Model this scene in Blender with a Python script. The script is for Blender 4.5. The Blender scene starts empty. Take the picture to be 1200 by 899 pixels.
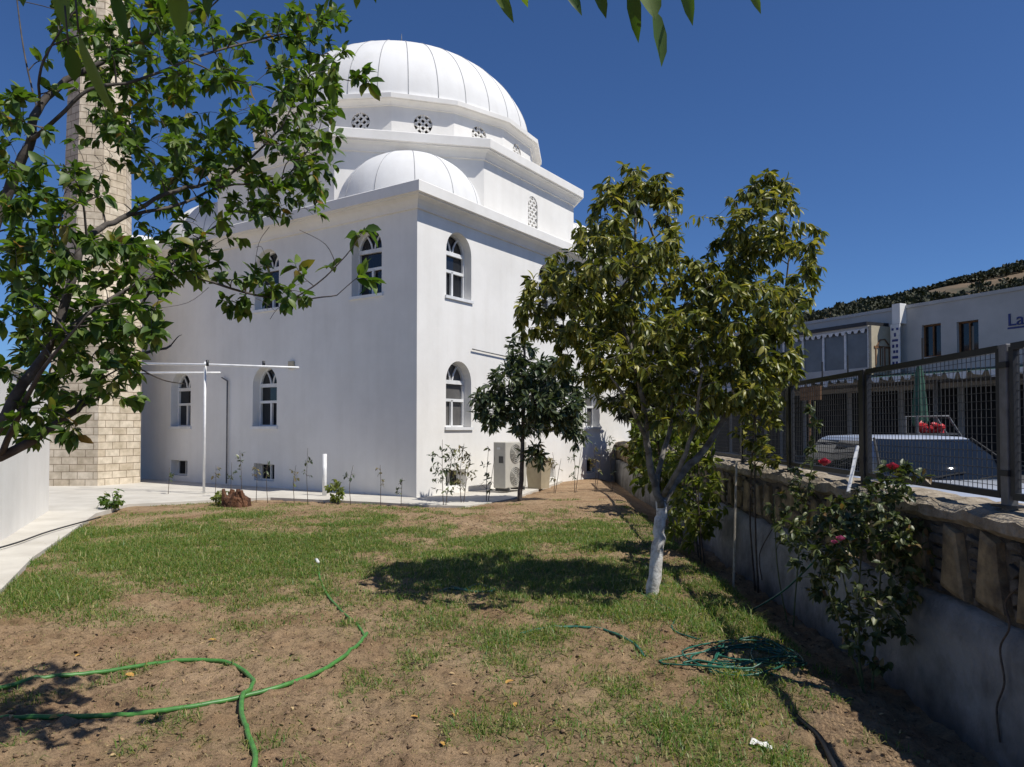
import bpy, bmesh, math, random
import numpy as np
from mathutils import Vector, Matrix

R = math.radians
random.seed(7)
RNG = np.random.default_rng(11)
scene = bpy.context.scene
COL = scene.collection

# ------------------------------------------------------------------ camera
F, CX, CY, PITCH, EYE = 865.0, 600.0, 480.0, R(1.4), 1.6
cam_d = bpy.data.cameras.new('camera')
cam = bpy.data.objects.new('camera', cam_d)
COL.objects.link(cam)
cam.location = (0, 0, EYE)
cam.rotation_euler = (math.pi / 2 + PITCH, 0, 0)
cam_d.sensor_width = 36
cam_d.sensor_fit = 'HORIZONTAL'
cam_d.lens = 36 * F / 1200
cam_d.shift_y = (CY - 449.5) / 1200      # a rising lens, as the photo's near-vertical walls show
cam_d.clip_start = 0.05
cam_d.clip_end = 3000
scene.camera = cam


def ray(px, py):
    dx, up = (px - CX) / F, -(py - CY) / F
    return Vector((dx, math.cos(PITCH) - math.sin(PITCH) * up, math.sin(PITCH) + math.cos(PITCH) * up))


def at(px, py, Y):
    d = ray(px, py)
    return Vector((0, 0, EYE)) + d * (Y / d.y)


def G(px, py, z=0.0):
    d = ray(px, py)
    return Vector((0, 0, EYE)) + d * ((z - EYE) / d.z)


def project(x, y, z):
    fw = y * math.cos(PITCH) + (z - EYE) * math.sin(PITCH)
    up = -y * math.sin(PITCH) + (z - EYE) * math.cos(PITCH)
    return CX + F * x / fw, CY - F * up / fw


# ------------------------------------------------------------------ numpy value noise
_tab = np.random.default_rng(3).random((256, 256))


def vnoise(x, y):
    x = np.asarray(x, float); y = np.asarray(y, float)
    xi = np.floor(x).astype(int); yi = np.floor(y).astype(int)
    fx = x - xi; fy = y - yi
    fx = fx * fx * (3 - 2 * fx); fy = fy * fy * (3 - 2 * fy)
    a = _tab[xi % 256, yi % 256]; b = _tab[(xi + 1) % 256, yi % 256]
    c = _tab[xi % 256, (yi + 1) % 256]; d = _tab[(xi + 1) % 256, (yi + 1) % 256]
    return (a * (1 - fx) + b * fx) * (1 - fy) + (c * (1 - fx) + d * fx) * fy


def fbm(x, y, o=4):
    s, a, t = 0, 1.0, 0
    for k in range(o):
        s = s + a * vnoise(x * 2 ** k + 17 * k, y * 2 ** k + 31 * k); t += a; a *= .5
    return s / t


# ------------------------------------------------------------------ materials
def new_mat(name):
    m = bpy.data.materials.new(name); m.use_nodes = True
    nt = m.node_tree
    return m, nt, nt.nodes['Principled BSDF'], nt.nodes['Material Output']


def ramp(nt, stops):
    n = nt.nodes.new('ShaderNodeValToRGB')
    e = n.color_ramp.elements
    e[0].position, e[0].color = stops[0][0], (*stops[0][1], 1)
    e[1].position, e[1].color = stops[-1][0], (*stops[-1][1], 1)
    for p, c in stops[1:-1]:
        k = e.new(p); k.color = (*c, 1)
    return n


def noise(nt, scale, detail=4, rough=.6, coord='Object'):
    tc = nt.nodes.new('ShaderNodeTexCoord')
    n = nt.nodes.new('ShaderNodeTexNoise')
    n.inputs['Scale'].default_value = scale
    n.inputs['Detail'].default_value = detail
    n.inputs['Roughness'].default_value = rough
    nt.links.new(tc.outputs[coord], n.inputs['Vector'])
    return n


def bump(nt, bsdf, sock, strength=.3, dist=.02, prev=None):
    b = nt.nodes.new('ShaderNodeBump')
    b.inputs['Strength'].default_value = strength
    b.inputs['Distance'].default_value = dist
    nt.links.new(sock, b.inputs['Height'])
    if prev: nt.links.new(prev.outputs[0], b.inputs['Normal'])
    nt.links.new(b.outputs[0], bsdf.inputs['Normal'])
    return b


def M(name, c, c2=None, rough=.6, scale=6, metal=0, bscale=None, bstr=.3, bdist=.01, lo=.35, hi=.65, spec=.5):
    m, nt, b, _ = new_mat(name)
    b.inputs['Roughness'].default_value = rough
    b.inputs['Metallic'].default_value = metal
    b.inputs['Specular IOR Level'].default_value = spec
    c2 = c2 or tuple(v * .8 for v in c)
    n = noise(nt, scale, 5)
    r = ramp(nt, [(lo, c2), (hi, c)])
    nt.links.new(n.outputs['Fac'], r.inputs['Fac'])
    nt.links.new(r.outputs['Color'], b.inputs['Base Color'])
    if bscale:
        n2 = noise(nt, bscale, 5)
        bump(nt, b, n2.outputs['Fac'], bstr, bdist)
    return m


def leaf_mat(name, stops, trans=.3, rough=.45, tint=(1.3, 1.5, .5)):
    m, nt, b, out = new_mat(name)
    g = nt.nodes.new('ShaderNodeNewGeometry')
    r = ramp(nt, stops)
    nt.links.new(g.outputs['Random Per Island'], r.inputs['Fac'])
    nt.links.new(r.outputs['Color'], b.inputs['Base Color'])
    b.inputs['Roughness'].default_value = rough
    t = nt.nodes.new('ShaderNodeBsdfTranslucent')
    mx = nt.nodes.new('ShaderNodeMix'); mx.data_type = 'RGBA'; mx.blend_type = 'MULTIPLY'
    mx.inputs['Factor'].default_value = 1
    nt.links.new(r.outputs['Color'], mx.inputs['A'])
    mx.inputs['B'].default_value = (*tint, 1)
    nt.links.new(mx.outputs['Result'], t.inputs['Color'])
    s = nt.nodes.new('ShaderNodeMixShader'); s.inputs[0].default_value = trans
    nt.links.new(b.outputs[0], s.inputs[1]); nt.links.new(t.outputs[0], s.inputs[2])
    nt.links.new(s.outputs[0], out.inputs['Surface'])
    return m


def plaster(name, c, c2):
    m, nt, b, _ = new_mat(name)
    b.inputs['Roughness'].default_value = .85
    b.inputs['Specular IOR Level'].default_value = .25
    n = noise(nt, .55, 6, .65)
    r = ramp(nt, [(.32, c2), (.62, c)])
    nt.links.new(n.outputs['Fac'], r.inputs['Fac'])
    # faint run-off streaks, stretched vertically
    tc = nt.nodes.new('ShaderNodeTexCoord'); mp = nt.nodes.new('ShaderNodeMapping')
    mp.inputs['Scale'].default_value = (2.2, 2.2, .18)
    st = nt.nodes.new('ShaderNodeTexNoise'); st.inputs['Scale'].default_value = 1.6; st.inputs['Detail'].default_value = 6
    nt.links.new(tc.outputs['Object'], mp.inputs['Vector']); nt.links.new(mp.outputs[0], st.inputs['Vector'])
    r2 = ramp(nt, [(.3, (.88, .87, .85)), (.55, (1, 1, 1))])
    nt.links.new(st.outputs['Fac'], r2.inputs['Fac'])
    mx = nt.nodes.new('ShaderNodeMix'); mx.data_type = 'RGBA'; mx.blend_type = 'MULTIPLY'; mx.inputs['Factor'].default_value = .35
    nt.links.new(r.outputs[0], mx.inputs['A']); nt.links.new(r2.outputs[0], mx.inputs['B'])
    nt.links.new(mx.outputs['Result'], b.inputs['Base Color'])
    n2 = noise(nt, 2.2, 7, .7)
    n3 = noise(nt, 90, 3)
    b1 = bump(nt, b, n2.outputs['Fac'], .22, .03)
    bump(nt, b, n3.outputs['Fac'], .25, .003, b1)
    return m


MAT = {}
MAT['plaster'] = plaster('white plaster', (.80, .78, .74), (.71, .69, .65))
MAT['dome'] = plaster('white dome paint', (.74, .735, .72), (.66, .655, .64))
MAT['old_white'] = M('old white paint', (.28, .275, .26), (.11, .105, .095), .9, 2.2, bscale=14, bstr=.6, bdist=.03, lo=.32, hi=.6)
MAT['white_pvc'] = M('white plastic frame', (.78, .78, .77), rough=.35, scale=3)
MAT['white_pipe'] = M('white painted pipe', (.8, .8, .79), rough=.4, scale=5)
MAT['seam'] = M('grey seam', (.4, .4, .4), rough=.7)
MAT['hole_shade'] = M('painted interior shade', (.012, .013, .016), rough=.9)  # near-black sheet colour standing in for the shade inside holes
MAT['lime_trunk'] = M('limewashed bark', (.66, .65, .63), (.27, .25, .22), .9, 14, bscale=40, bstr=.7, bdist=.01, lo=.3, hi=.55)
MAT['pale_limb'] = M('pale grey limb bark', (.2, .185, .165), (.075, .065, .052), .9, 12, bscale=40, bstr=.6, bdist=.008, lo=.35, hi=.6)
MAT['bark'] = M('brown bark', (.12, .09, .065), (.05, .038, .03), .9, 20, bscale=45, bstr=.6, bdist=.008)
MAT['grey_bark'] = M('grey twig bark', (.105, .09, .078), (.04, .032, .027), .85, 18, bscale=40, bstr=.5, bdist=.006)
MAT['concrete'] = M('pale concrete', (.56, .53, .47), (.46, .43, .375), .9, 1.6, bscale=60, bstr=.3, bdist=.006)
MAT['asphalt'] = M('asphalt', (.06, .06, .06), (.04, .04, .04), .9, 4, bscale=90, bstr=.4, bdist=.006)
MAT['black_metal'] = M('dark painted steel', (.022, .023, .026), (.014, .014, .016), .5, 9)
MAT['grey_metal'] = M('grey galvanised steel', (.17, .17, .175), (.1, .1, .1), .5, 9)
MAT['wire'] = M('dull wire', (.07, .07, .07), (.04, .04, .04), .6, 9)
MAT['stone'] = M('yellow limestone', (.33, .25, .14), (.10, .075, .048), .9, 6, bscale=18, bstr=.8, bdist=.02)
MAT['dark_stone'] = M('grey schist chips', (.13, .115, .095), (.05, .045, .04), .9, 9, bscale=25, bstr=.8, bdist=.02)
MAT['mortar'] = M('dark mortar', (.12, .10, .075), (.05, .042, .033), .95, 7, bscale=22, bstr=.9, bdist=.03)
MAT['wall_cap'] = M('crumbly mortar cap', (.38, .325, .25), (.2, .16, .11), .95, 8, bscale=20, bstr=1, bdist=.03)
MAT['hose_green'] = M('green rubber hose', (.075, .24, .045), (.05, .16, .035), .45, 25)
MAT['hose_teal'] = M('teal rubber hose', (.022, .15, .095), (.012, .06, .045), .4, 20)
MAT['beige_metal'] = M('beige enamelled sheet', (.5, .48, .42), (.44, .42, .37), .5, 4)
MAT['tan'] = M('tan plastic', (.42, .36, .25), (.33, .28, .19), .7, 3)
MAT['ac_mid'] = M('grey grille shadow', (.2, .195, .18), rough=.6)
MAT['ac_dark'] = M('dark grille plastic', (.06, .06, .06), rough=.6)
MAT['car_paint'] = M('silver blue car paint', (.52, .55, .60), (.47, .50, .55), .22, 3, metal=.25)
MAT['rubber'] = M('black rubber', (.02, .02, .02), rough=.8)
MAT['rim'] = M('grey alloy', (.35, .35, .36), rough=.35, metal=.8)
MAT['red'] = M('red plastic', (.55, .02, .02), (.3, .01, .01), .4, 15)
MAT['rose_red'] = M('rose petals', (.62, .03, .06), (.4, .01, .03), .5, 30)
MAT['rose_pink'] = M('pink petals', (.5, .1, .22), (.32, .05, .12), .5, 30)
MAT['far_white'] = M('whitewashed far wall', (.52, .51, .485), (.42, .41, .39), .9, .7)
MAT['cream'] = M('cream wall', (.5, .44, .32), (.4, .35, .25), .9, 2)
MAT['green_cloth'] = M('dark green canvas', (.04, .11, .075), (.025, .07, .05), .85, 6)
MAT['blue'] = M('blue sign paint', (.02, .045, .2), (.015, .03, .15), .5, 5)
MAT['sign_white'] = M('white sign board', (.75, .75, .74), rough=.5)
MAT['wood_brown'] = M('brown timber', (.22, .11, .045), (.13, .06, .025), .8, 6)
MAT['stump'] = M('split rust brown wood', (.19, .085, .04), (.06, .028, .016), .9, 9, bscale=20, bstr=1, bdist=.04)
MAT['litter'] = M('crumpled white wrapper', (.75, .74, .7), (.45, .44, .42), .5, 30)
MAT['fallen'] = M('dry yellow leaf', (.5, .3, .07), (.33, .15, .03), .8, 40)
MAT['stem_green'] = M('green cane', (.12, .15, .05), (.09, .09, .04), .7, 20)
MAT['bamboo'] = M('pale cane stake', (.5, .46, .38), (.35, .3, .22), .8, 20)


def glass_mat(name, c, rough=.04):
    m, nt, b, _ = new_mat(name)
    n = noise(nt, 1.5)
    r = ramp(nt, [(.3, tuple(v * .6 for v in c)), (.7, c)])
    nt.links.new(n.outputs['Fac'], r.inputs['Fac']); nt.links.new(r.outputs[0], b.inputs['Base Color'])
    b.inputs['Roughness'].default_value = rough
    b.inputs['Specular IOR Level'].default_value = .5
    return m


MAT['glass'] = glass_mat('dark window glass', (.018, .02, .024))
MAT['glass_curtain'] = glass_mat('glass before a grey curtain', (.13, .125, .12), .12)
MAT['car_glass'] = glass_mat('tinted car glass', (.012, .018, .03), .015)
MAT['car_glass'].node_tree.nodes['Principled BSDF'].inputs['Specular IOR Level'].default_value = .3
MAT['far_glass'] = glass_mat('far shaded glass', (.16, .17, .18), .3)

# brick of the minaret, on its own UVs (metres)
m, nt, b, _ = new_mat('pale brick courses')
uv = nt.nodes.new('ShaderNodeUVMap'); uv.uv_map = 'UVMap'
br = nt.nodes.new('ShaderNodeTexBrick')
for k, v in (('Scale', 1.0), ('Mortar Size', .009), ('Mortar Smooth', .2), ('Bias', 0), ('Brick Width', .42), ('Row Height', .2)):
    br.inputs[k].default_value = v
br.inputs['Color1'].default_value = (.70, .63, .51, 1); br.inputs['Color2'].default_value = (.56, .48, .36, 1)
br.inputs['Mortar'].default_value = (.27, .21, .15, 1)
nt.links.new(uv.outputs[0], br.inputs['Vector'])
nz = noise(nt, 5, 6)
rr = ramp(nt, [(.3, (.68, .65, .6)), (.65, (1.05, 1.02, 1))])
nt.links.new(nz.outputs['Fac'], rr.inputs[0])
mx = nt.nodes.new('ShaderNodeMix'); mx.data_type = 'RGBA'; mx.blend_type = 'MULTIPLY'; mx.inputs['Factor'].default_value = 1
nt.links.new(br.outputs['Color'], mx.inputs['A']); nt.links.new(rr.outputs[0], mx.inputs['B'])
nt.links.new(mx.outputs['Result'], b.inputs['Base Color']); b.inputs['Roughness'].default_value = .9
inv = nt.nodes.new('ShaderNodeMath'); inv.operation = 'SUBTRACT'; inv.inputs[0].default_value = 1
nt.links.new(br.outputs['Fac'], inv.inputs[1]); bump(nt, b, inv.outputs[0], .7, .02)
MAT['brick'] = m

# soil with ground cover (mask stored on the mesh: where grass roots)
m, nt, b, _ = new_mat('garden soil')
b.inputs['Roughness'].default_value = .95; b.inputs['Specular IOR Level'].default_value = .15
n1 = noise(nt, 1.3, 6, .65); n2 = noise(nt, 14, 8, .7); n3 = noise(nt, 70, 5, .7)
r1 = ramp(nt, [(.3, (.25, .157, .093)), (.5, (.35, .245, .152)), (.72, (.43, .315, .205))])
nt.links.new(n1.outputs[0], r1.inputs[0])
r2 = ramp(nt, [(.33, (.3, .27, .25)), (.45, (.88, .87, .86)), (.72, (1.28, 1.25, 1.18))])
nt.links.new(n2.outputs[0], r2.inputs[0])
mx = nt.nodes.new('ShaderNodeMix'); mx.data_type = 'RGBA'; mx.blend_type = 'MULTIPLY'; mx.inputs['Factor'].default_value = .85
nt.links.new(r1.outputs[0], mx.inputs['A']); nt.links.new(r2.outputs[0], mx.inputs['B'])
r3 = ramp(nt, [(.3, (.55, .52, .5)), (.6, (1.1, 1.08, 1.05))]); nt.links.new(n3.outputs[0], r3.inputs[0])
mx2 = nt.nodes.new('ShaderNodeMix'); mx2.data_type = 'RGBA'; mx2.blend_type = 'MULTIPLY'; mx2.inputs['Factor'].default_value = .7
nt.links.new(mx.outputs['Result'], mx2.inputs['A']); nt.links.new(r3.outputs[0], mx2.inputs['B'])
atr = nt.nodes.new('ShaderNodeAttribute'); atr.attribute_name = 'cover'
r4 = ramp(nt, [(.3, (.075, .10, .028)), (.7, (.17, .165, .06))]); nt.links.new(n2.outputs[0], r4.inputs[0])
mth = nt.nodes.new('ShaderNodeMath'); mth.operation = 'MULTIPLY'; mth.inputs[1].default_value = .6
nt.links.new(atr.outputs['Fac'], mth.inputs[0])
mx3 = nt.nodes.new('ShaderNodeMix'); mx3.data_type = 'RGBA'
nt.links.new(mth.outputs[0], mx3.inputs['Factor']); nt.links.new(mx2.outputs['Result'], mx3.inputs['A']); nt.links.new(r4.outputs[0], mx3.inputs['B'])
nt.links.new(mx3.outputs['Result'], b.inputs['Base Color'])
b1 = bump(nt, b, n2.outputs[0], .9, .05); bump(nt, b, n3.outputs[0], .8, .012, b1)
MAT['soil'] = m
MAT['clod'] = M('soil clods', (.28, .185, .105), (.11, .07, .04), .95, 60, bscale=60, bstr=.6, bdist=.01)
m, nt, b, _ = new_mat('dry hillside')
b.inputs['Roughness'].default_value = 1
n1 = noise(nt, .06, 8, .7); r1 = ramp(nt, [(.38, (.05, .048, .026)), (.5, (.115, .08, .045)), (.65, (.18, .125, .075))])
nt.links.new(n1.outputs[0], r1.inputs[0]); nt.links.new(r1.outputs[0], b.inputs['Base Color'])
MAT['hill'] = m

MAT['walnut_leaf'] = leaf_mat('olive tree leaves', [(0, (.055, .072, .014)), (.35, (.11, .138, .026)), (.7, (.215, .235, .046)), (1, (.42, .38, .10))], .4, .4, (1.2, 1.15, .5))
MAT['near_leaf'] = leaf_mat('glossy green leaves', [(0, (.04, .085, .016)), (.5, (.085, .15, .026)), (.93, (.16, .22, .04)), (.985, (.22, .19, .045)), (1, (.26, .13, .04))], .4, .5, (1.3, 1.5, .45))
MAT['loquat_leaf'] = leaf_mat('dark leathery leaves', [(0, (.035, .055, .025)), (.6, (.075, .10, .045)), (1, (.18, .2, .11))], .18, .35)
MAT['bush_leaf'] = leaf_mat('yellow green bush leaves', [(0, (.08, .11, .02)), (.6, (.16, .19, .035)), (1, (.27, .25, .06))], .4, .45)
MAT['rose_leaf'] = leaf_mat('rose leaves', [(0, (.04, .06, .02)), (.6, (.09, .115, .04)), (.9, (.16, .17, .06)), (1, (.2, .11, .05))], .25, .45)
MAT['dark_leaf'] = leaf_mat('dark evergreen needles', [(0, (.012, .018, .008)), (1, (.04, .045, .02))], .05, .7)
MAT['dry_leaf'] = leaf_mat('dry brush leaves', [(0, (.14, .1, .05)), (.6, (.17, .15, .06)), (1, (.1, .13, .04))], .2, .7)
MAT['grass'] = leaf_mat('grass blades', [(0, (.07, .15, .022)), (.55, (.13, .21, .035)), (.82, (.25, .25, .07)), (1, (.42, .35, .16))], .4, .5, (1.2, 1.4, .5))
MAT['straw'] = leaf_mat('dry straw blades', [(0, (.3, .22, .11)), (.6, (.22, .17, .07)), (1, (.13, .14, .04))], .15, .7)
MAT['scrub'] = leaf_mat('hill scrub', [(0, (.018, .024, .012)), (1, (.06, .062, .03))], .05, .8)


# ------------------------------------------------------------------ objects
def tag(o, label=None, cat=None, group=None, kind=None):
    if label: o['label'] = label
    if cat: o['category'] = cat
    if group: o['group'] = group
    if kind: o['kind'] = kind
    return o


def empty(name, loc=(0, 0, 0), rz=0, label=None, cat=None, group=None):
    o = bpy.data.objects.new(name, None); COL.objects.link(o)
    o.location = loc; o.rotation_euler = (0, 0, rz); o.empty_display_size = .2
    return tag(o, label, cat, group)


def link_mesh(name, me, mat, parent=None, smooth=False):
    o = bpy.data.objects.new(name, me); COL.objects.link(o)
    for mm in (mat if isinstance(mat, (list, tuple)) else [mat]):
        me.materials.append(MAT[mm] if isinstance(mm, str) else mm)
    if smooth:
        me.polygons.foreach_set('use_smooth', np.ones(len(me.polygons), bool))
    if parent is not None: o.parent = parent
    return o


class MB:
    def __init__(s): s.v, s.f, s.uv, s.mi = [], [], {}, []

    def add(s, verts, faces, mi=0):
        n = len(s.v); s.v += [tuple(p) for p in verts]
        for f in faces:
            s.f.append(tuple(i + n for i in f)); s.mi.append(mi)
        return n

    def box(s, c, size, rz=0, rot=None, mi=0):
        x, y, z = (d / 2 for d in size)
        m = rot if rot is not None else Matrix.Rotation(rz, 3, 'Z')
        vs = [Vector(c) + m @ Vector((a * x, b_ * y, g * z)) for g in (-1, 1) for a, b_ in ((-1, -1), (1, -1), (1, 1), (-1, 1))]
        s.add(vs, [(3, 2, 1, 0), (4, 5, 6, 7), (0, 1, 5, 4), (1, 2, 6, 5), (2, 3, 7, 6), (3, 0, 4, 7)], mi)
        return s

    def box2(s, a, b_, mi=0):
        return s.box([(p + q) / 2 for p, q in zip(a, b_)], [abs(q - p) for p, q in zip(a, b_)], mi=mi)

    def bar(s, a, b_, w, h=None, up=(0, 0, 1), mi=0):
        a, b_ = Vector(a), Vector(b_); h = h or w
        z = (b_ - a); L = z.length; z.normalize()
        u = Vector(up)
        if abs(z.dot(u)) > .97: u = Vector((1, 0, 0))
        x = u.cross(z).normalized(); y = z.cross(x)
        m = Matrix((x, y, z)).transposed()
        return s.box((a + b_) / 2, (w, h, L), rot=m, mi=mi)

    def tube(s, pts, rad, n=8, cap=True, mi=0):
        pts = [Vector(p) for p in pts]
        if not isinstance(rad, (list, tuple)): rad = [rad] * len(pts)
        base = len(s.v); prev = None
        for i, p in enumerate(pts):
            t = (pts[min(i + 1, len(pts) - 1)] - pts[max(i - 1, 0)])
            t = t.normalized() if t.length > 1e-9 else Vector((0, 0, 1))
            if prev is None:
                x = t.orthogonal().normalized()
            else:
                x = prev - t * prev.dot(t)
                x = x.normalized() if x.length > 1e-6 else t.orthogonal().normalized()
            prev = x; y = t.cross(x)
            for k in range(n):
                a = 2 * math.pi * k / n
                s.v.append(tuple(p + (x * math.cos(a) + y * math.sin(a)) * rad[i]))
        for i in range(len(pts) - 1):
            for k in range(n):
                a, b_ = base + i * n + k, base + i * n + (k + 1) % n
                s.f.append((a, b_, b_ + n, a + n)); s.mi.append(mi)
        if cap:
            s.f.append(tuple(base + k for k in reversed(range(n)))); s.mi.append(mi)
            s.f.append(tuple(base + (len(pts) - 1) * n + k for k in range(n))); s.mi.append(mi)
        return s

    def rings(s, loops, cap0=True, cap1=True, mi=0):
        n = len(loops[0]); base = len(s.v)
        for l in loops: s.v += [tuple(p) for p in l]
        for i in range(len(loops) - 1):
            for k in range(n):
                a, b_ = base + i * n + k, base + i * n + (k + 1) % n
                s.f.append((a, b_, b_ + n, a + n)); s.mi.append(mi)
        if cap0: s.f.append(tuple(base + k for k in reversed(range(n)))); s.mi.append(mi)
        if cap1: s.f.append(tuple(base + (len(loops) - 1) * n + k for k in range(n))); s.mi.append(mi)
        return s

    def lathe(s, prof, c=(0, 0, 0), n=24, a0=0, cap=True, mi=0):
        c = Vector(c)
        return s.rings([[c + Vector((r * math.cos(a0 + 2 * math.pi * k / n), r * math.sin(a0 + 2 * math.pi * k / n), z)) for k in range(n)] for r, z in prof], cap, cap, mi)

    def blob(s, c, r, jitter=.25, sq=(1, 1, 1), seed=None, mi=0):
        bm = bmesh.new(); bmesh.ops.create_icosphere(bm, subdivisions=1, radius=1)
        rr = random.Random(seed) if seed is not None else random
        s.add([Vector(c) + Vector((v.co.x * sq[0], v.co.y * sq[1], v.co.z * sq[2])) * r * (1 + rr.uniform(-jitter, jitter)) for v in bm.verts],
              [[v.index for v in f.verts] for f in bm.faces], mi)
        bm.free(); return s

    def build(s, name, mat, parent=None, smooth=False, bevel=0, auto=None):
        me = bpy.data.meshes.new(name)
        me.from_pydata(s.v, [], s.f)
        if bevel:
            bm = bmesh.new(); bm.from_mesh(me)
            bmesh.ops.recalc_face_normals(bm, faces=bm.faces)
            ed = [e for e in bm.edges if e.is_manifold and e.calc_face_angle(0) > .5]
            bmesh.ops.bevel(bm, geom=ed, offset=bevel, segments=2, affect='EDGES', profile=.5)
            bm.to_mesh(me); bm.free()
        else:
            bm = bmesh.new(); bm.from_mesh(me); bmesh.ops.recalc_face_normals(bm, faces=bm.faces); bm.to_mesh(me); bm.free()
            if any(s.mi): me.polygons.foreach_set('material_index', s.mi)
        o = link_mesh(name, me, mat, parent, smooth)
        if auto is not None:
            me.polygons.foreach_set('use_smooth', np.ones(len(me.polygons), bool))
            try: me.set_sharp_from_angle(angle=auto)
            except Exception: pass
        return o


def np_mesh(name, V, faces_list, mat, parent=None, smooth=True):
    """V (n,3); faces_list: list of int arrays (m,k) with k constant in each"""
    me = bpy.data.meshes.new(name)
    me.vertices.add(len(V)); me.vertices.foreach_set('co', np.ascontiguousarray(V, np.float32).ravel())
    loops = np.concatenate([f.ravel() for f in faces_list]).astype(np.int32)
    sizes = np.concatenate([np.full(len(f), f.shape[1]) for f in faces_list]).astype(np.int32)
    me.loops.add(len(loops)); me.loops.foreach_set('vertex_index', loops)
    me.polygons.add(len(sizes))
    starts = np.concatenate([[0], np.cumsum(sizes)[:-1]]).astype(np.int32)
    me.polygons.foreach_set('loop_start', starts)
    me.update(calc_edges=True); me.validate()
    return link_mesh(name, me, mat, parent, smooth)


# leaf template: 11 points (length along x 0..1, width along y, fold/droop in z)
_LT = [(0, 0, 0)]
for t, w in ((.22, .36), (.5, .5), (.78, .33)):
    _LT += [(t, -w, .12), (t, 0, 0), (t, w, .12)]
_LT += [(1, 0, 0)]
_LT = np.array(_LT, float)
_LQ = np.array([(1, 2, 5, 4), (2, 3, 6, 5), (4, 5, 8, 7), (5, 6, 9, 8)])
_LTr = np.array([(0, 2, 1), (0, 3, 2), (7, 8, 10), (8, 9, 10)])


def leaf_mesh(name, P, D, N, L, W, mat, parent=None, droop=.35):
    P, D, N = (np.asarray(a, float) for a in (P, D, N)); L = np.asarray(L, float); W = np.asarray(W, float)
    D = D / np.linalg.norm(D, axis=1, keepdims=True)
    S = np.cross(N, D); S /= np.linalg.norm(S, axis=1, keepdims=True) + 1e-9
    U = np.cross(D, S)
    n = len(P)
    t = _LT[:, 0][None, :]; w = _LT[:, 1][None, :]; z = _LT[:, 2][None, :]
    dr = (np.asarray(droop) * np.ones(n))[:, None]
    x = t * L[:, None]
    y = w * W[:, None]
    zz = z * W[:, None] * 1.3 - dr * (t ** 2) * L[:, None]
    V = P[:, None, :] + D[:, None, :] * x[..., None] + S[:, None, :] * y[..., None] + U[:, None, :] * zz[..., None]
    off = (np.arange(n) * 11)[:, None, None]
    return np_mesh(name, V.reshape(-1, 3), [(_LQ[None] + off).reshape(-1, 4), (_LTr[None] + off).reshape(-1, 3)], mat, parent)


class Leaves:
    def __init__(s): s.P, s.D, s.N, s.L, s.W, s.dr = [], [], [], [], [], []

    def add(s, p, d, n, L, W, dr=.35):
        s.P.append(tuple(p)); s.D.append(tuple(d)); s.N.append(tuple(n)); s.L.append(L); s.W.append(W); s.dr.append(dr)

    def build(s, name, mat, parent=None):
        return leaf_mesh(name, s.P, s.D, s.N, s.L, s.W, mat, parent, np.array(s.dr))


def rv(a=1): return Vector((random.gauss(0, a), random.gauss(0, a), random.gauss(0, a)))


def catmull(pts, sub=6):
    pts = [Vector(p) for p in pts]; out = []
    for i in range(len(pts) - 1):
        p0, p1, p2, p3 = pts[max(i - 1, 0)], pts[i], pts[i + 1], pts[min(i + 2, len(pts) - 1)]
        for k in range(sub):
            t = k / sub
            out.append(.5 * ((2 * p1) + (p2 - p0) * t + (2 * p0 - 5 * p1 + 4 * p2 - p3) * t * t + (3 * p1 - p0 - 3 * p2 + p3) * t ** 3))
    out.append(pts[-1]); return out


class Tree:
    """limbs given as point lists with radii; twigs grown to attractor points; leaves on the twigs"""
    def __init__(s): s.mb, s.lv, s.nodes, s.rad = MB(), Leaves(), [], []

    def limb(s, pts, r0, r1, n=8, sub=5, reg=True):
        pp = catmull(pts, sub) if len(pts) > 2 else [Vector(p) for p in pts]
        m = len(pp)
        rr = [r0 + (r1 - r0) * (i / (m - 1)) for i in range(m)]
        wob = r0 * .5
        pp = [p + (rv(wob * .25) if 0 < i < m - 1 else Vector()) for i, p in enumerate(pp)]
        s.mb.tube(pp, rr, n)
        if reg: s.nodes += pp; s.rad += rr
        return pp

    def twig(s, tgt, r=.006, leaves=8, L=(.09, .13), wr=.45, droop=.5, down=.4, frac=.55, dr=(.2, .5), up_bias=.0, spread=1):
        tgt = Vector(tgt)
        A = np.array([tuple(p) for p in s.nodes[::1]])
        d = np.linalg.norm(A - np.array(tgt), axis=1) + np.maximum(0, A[:, 2] - tgt.z + .05) * .7
        i = int(np.argmin(d)); st = s.nodes[i]
        dist = (tgt - st).length
        mid = (st + tgt) / 2 + rv(.08 * dist) + Vector((0, 0, .10 * dist))
        pp = catmull([st, mid, tgt], 4)
        r0 = min(s.rad[i] * .8, r + .012 * dist)
        rr = [r0 + (r * .5 - r0) * k / (len(pp) - 1) for k in range(len(pp))]
        s.mb.tube(pp, rr, 5, cap=False)
        s.nodes += pp[2:]; s.rad += rr[2:]
        for k in range(leaves):
            t = 1 - frac * random.random() ** 1.3
            f = t * (len(pp) - 1); j = min(int(f), len(pp) - 2)
            p = pp[j].lerp(pp[j + 1], f - j)
            ax = (pp[j + 1] - pp[j]).normalized()
            side = rv(); side = (side - ax * side.dot(ax)).normalized()
            dd = (ax * random.uniform(.1, .8) + side * spread + Vector((0, 0, -down + up_bias)) + rv(.15)).normalized()
            nn = (Vector((0, 0, 1)) + rv(.45)).normalized()
            LL = random.uniform(*L)
            s.lv.add(p, dd, nn, LL, LL * wr * random.uniform(.8, 1.2), random.uniform(*dr))

    def done(s, root, bark, leaf, tn='trunk', cn='crown'):
        a = s.mb.build(tn, bark, root, smooth=True)
        b_ = s.lv.build(cn, leaf, root) if s.lv.P else None
        return a, b_


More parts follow.
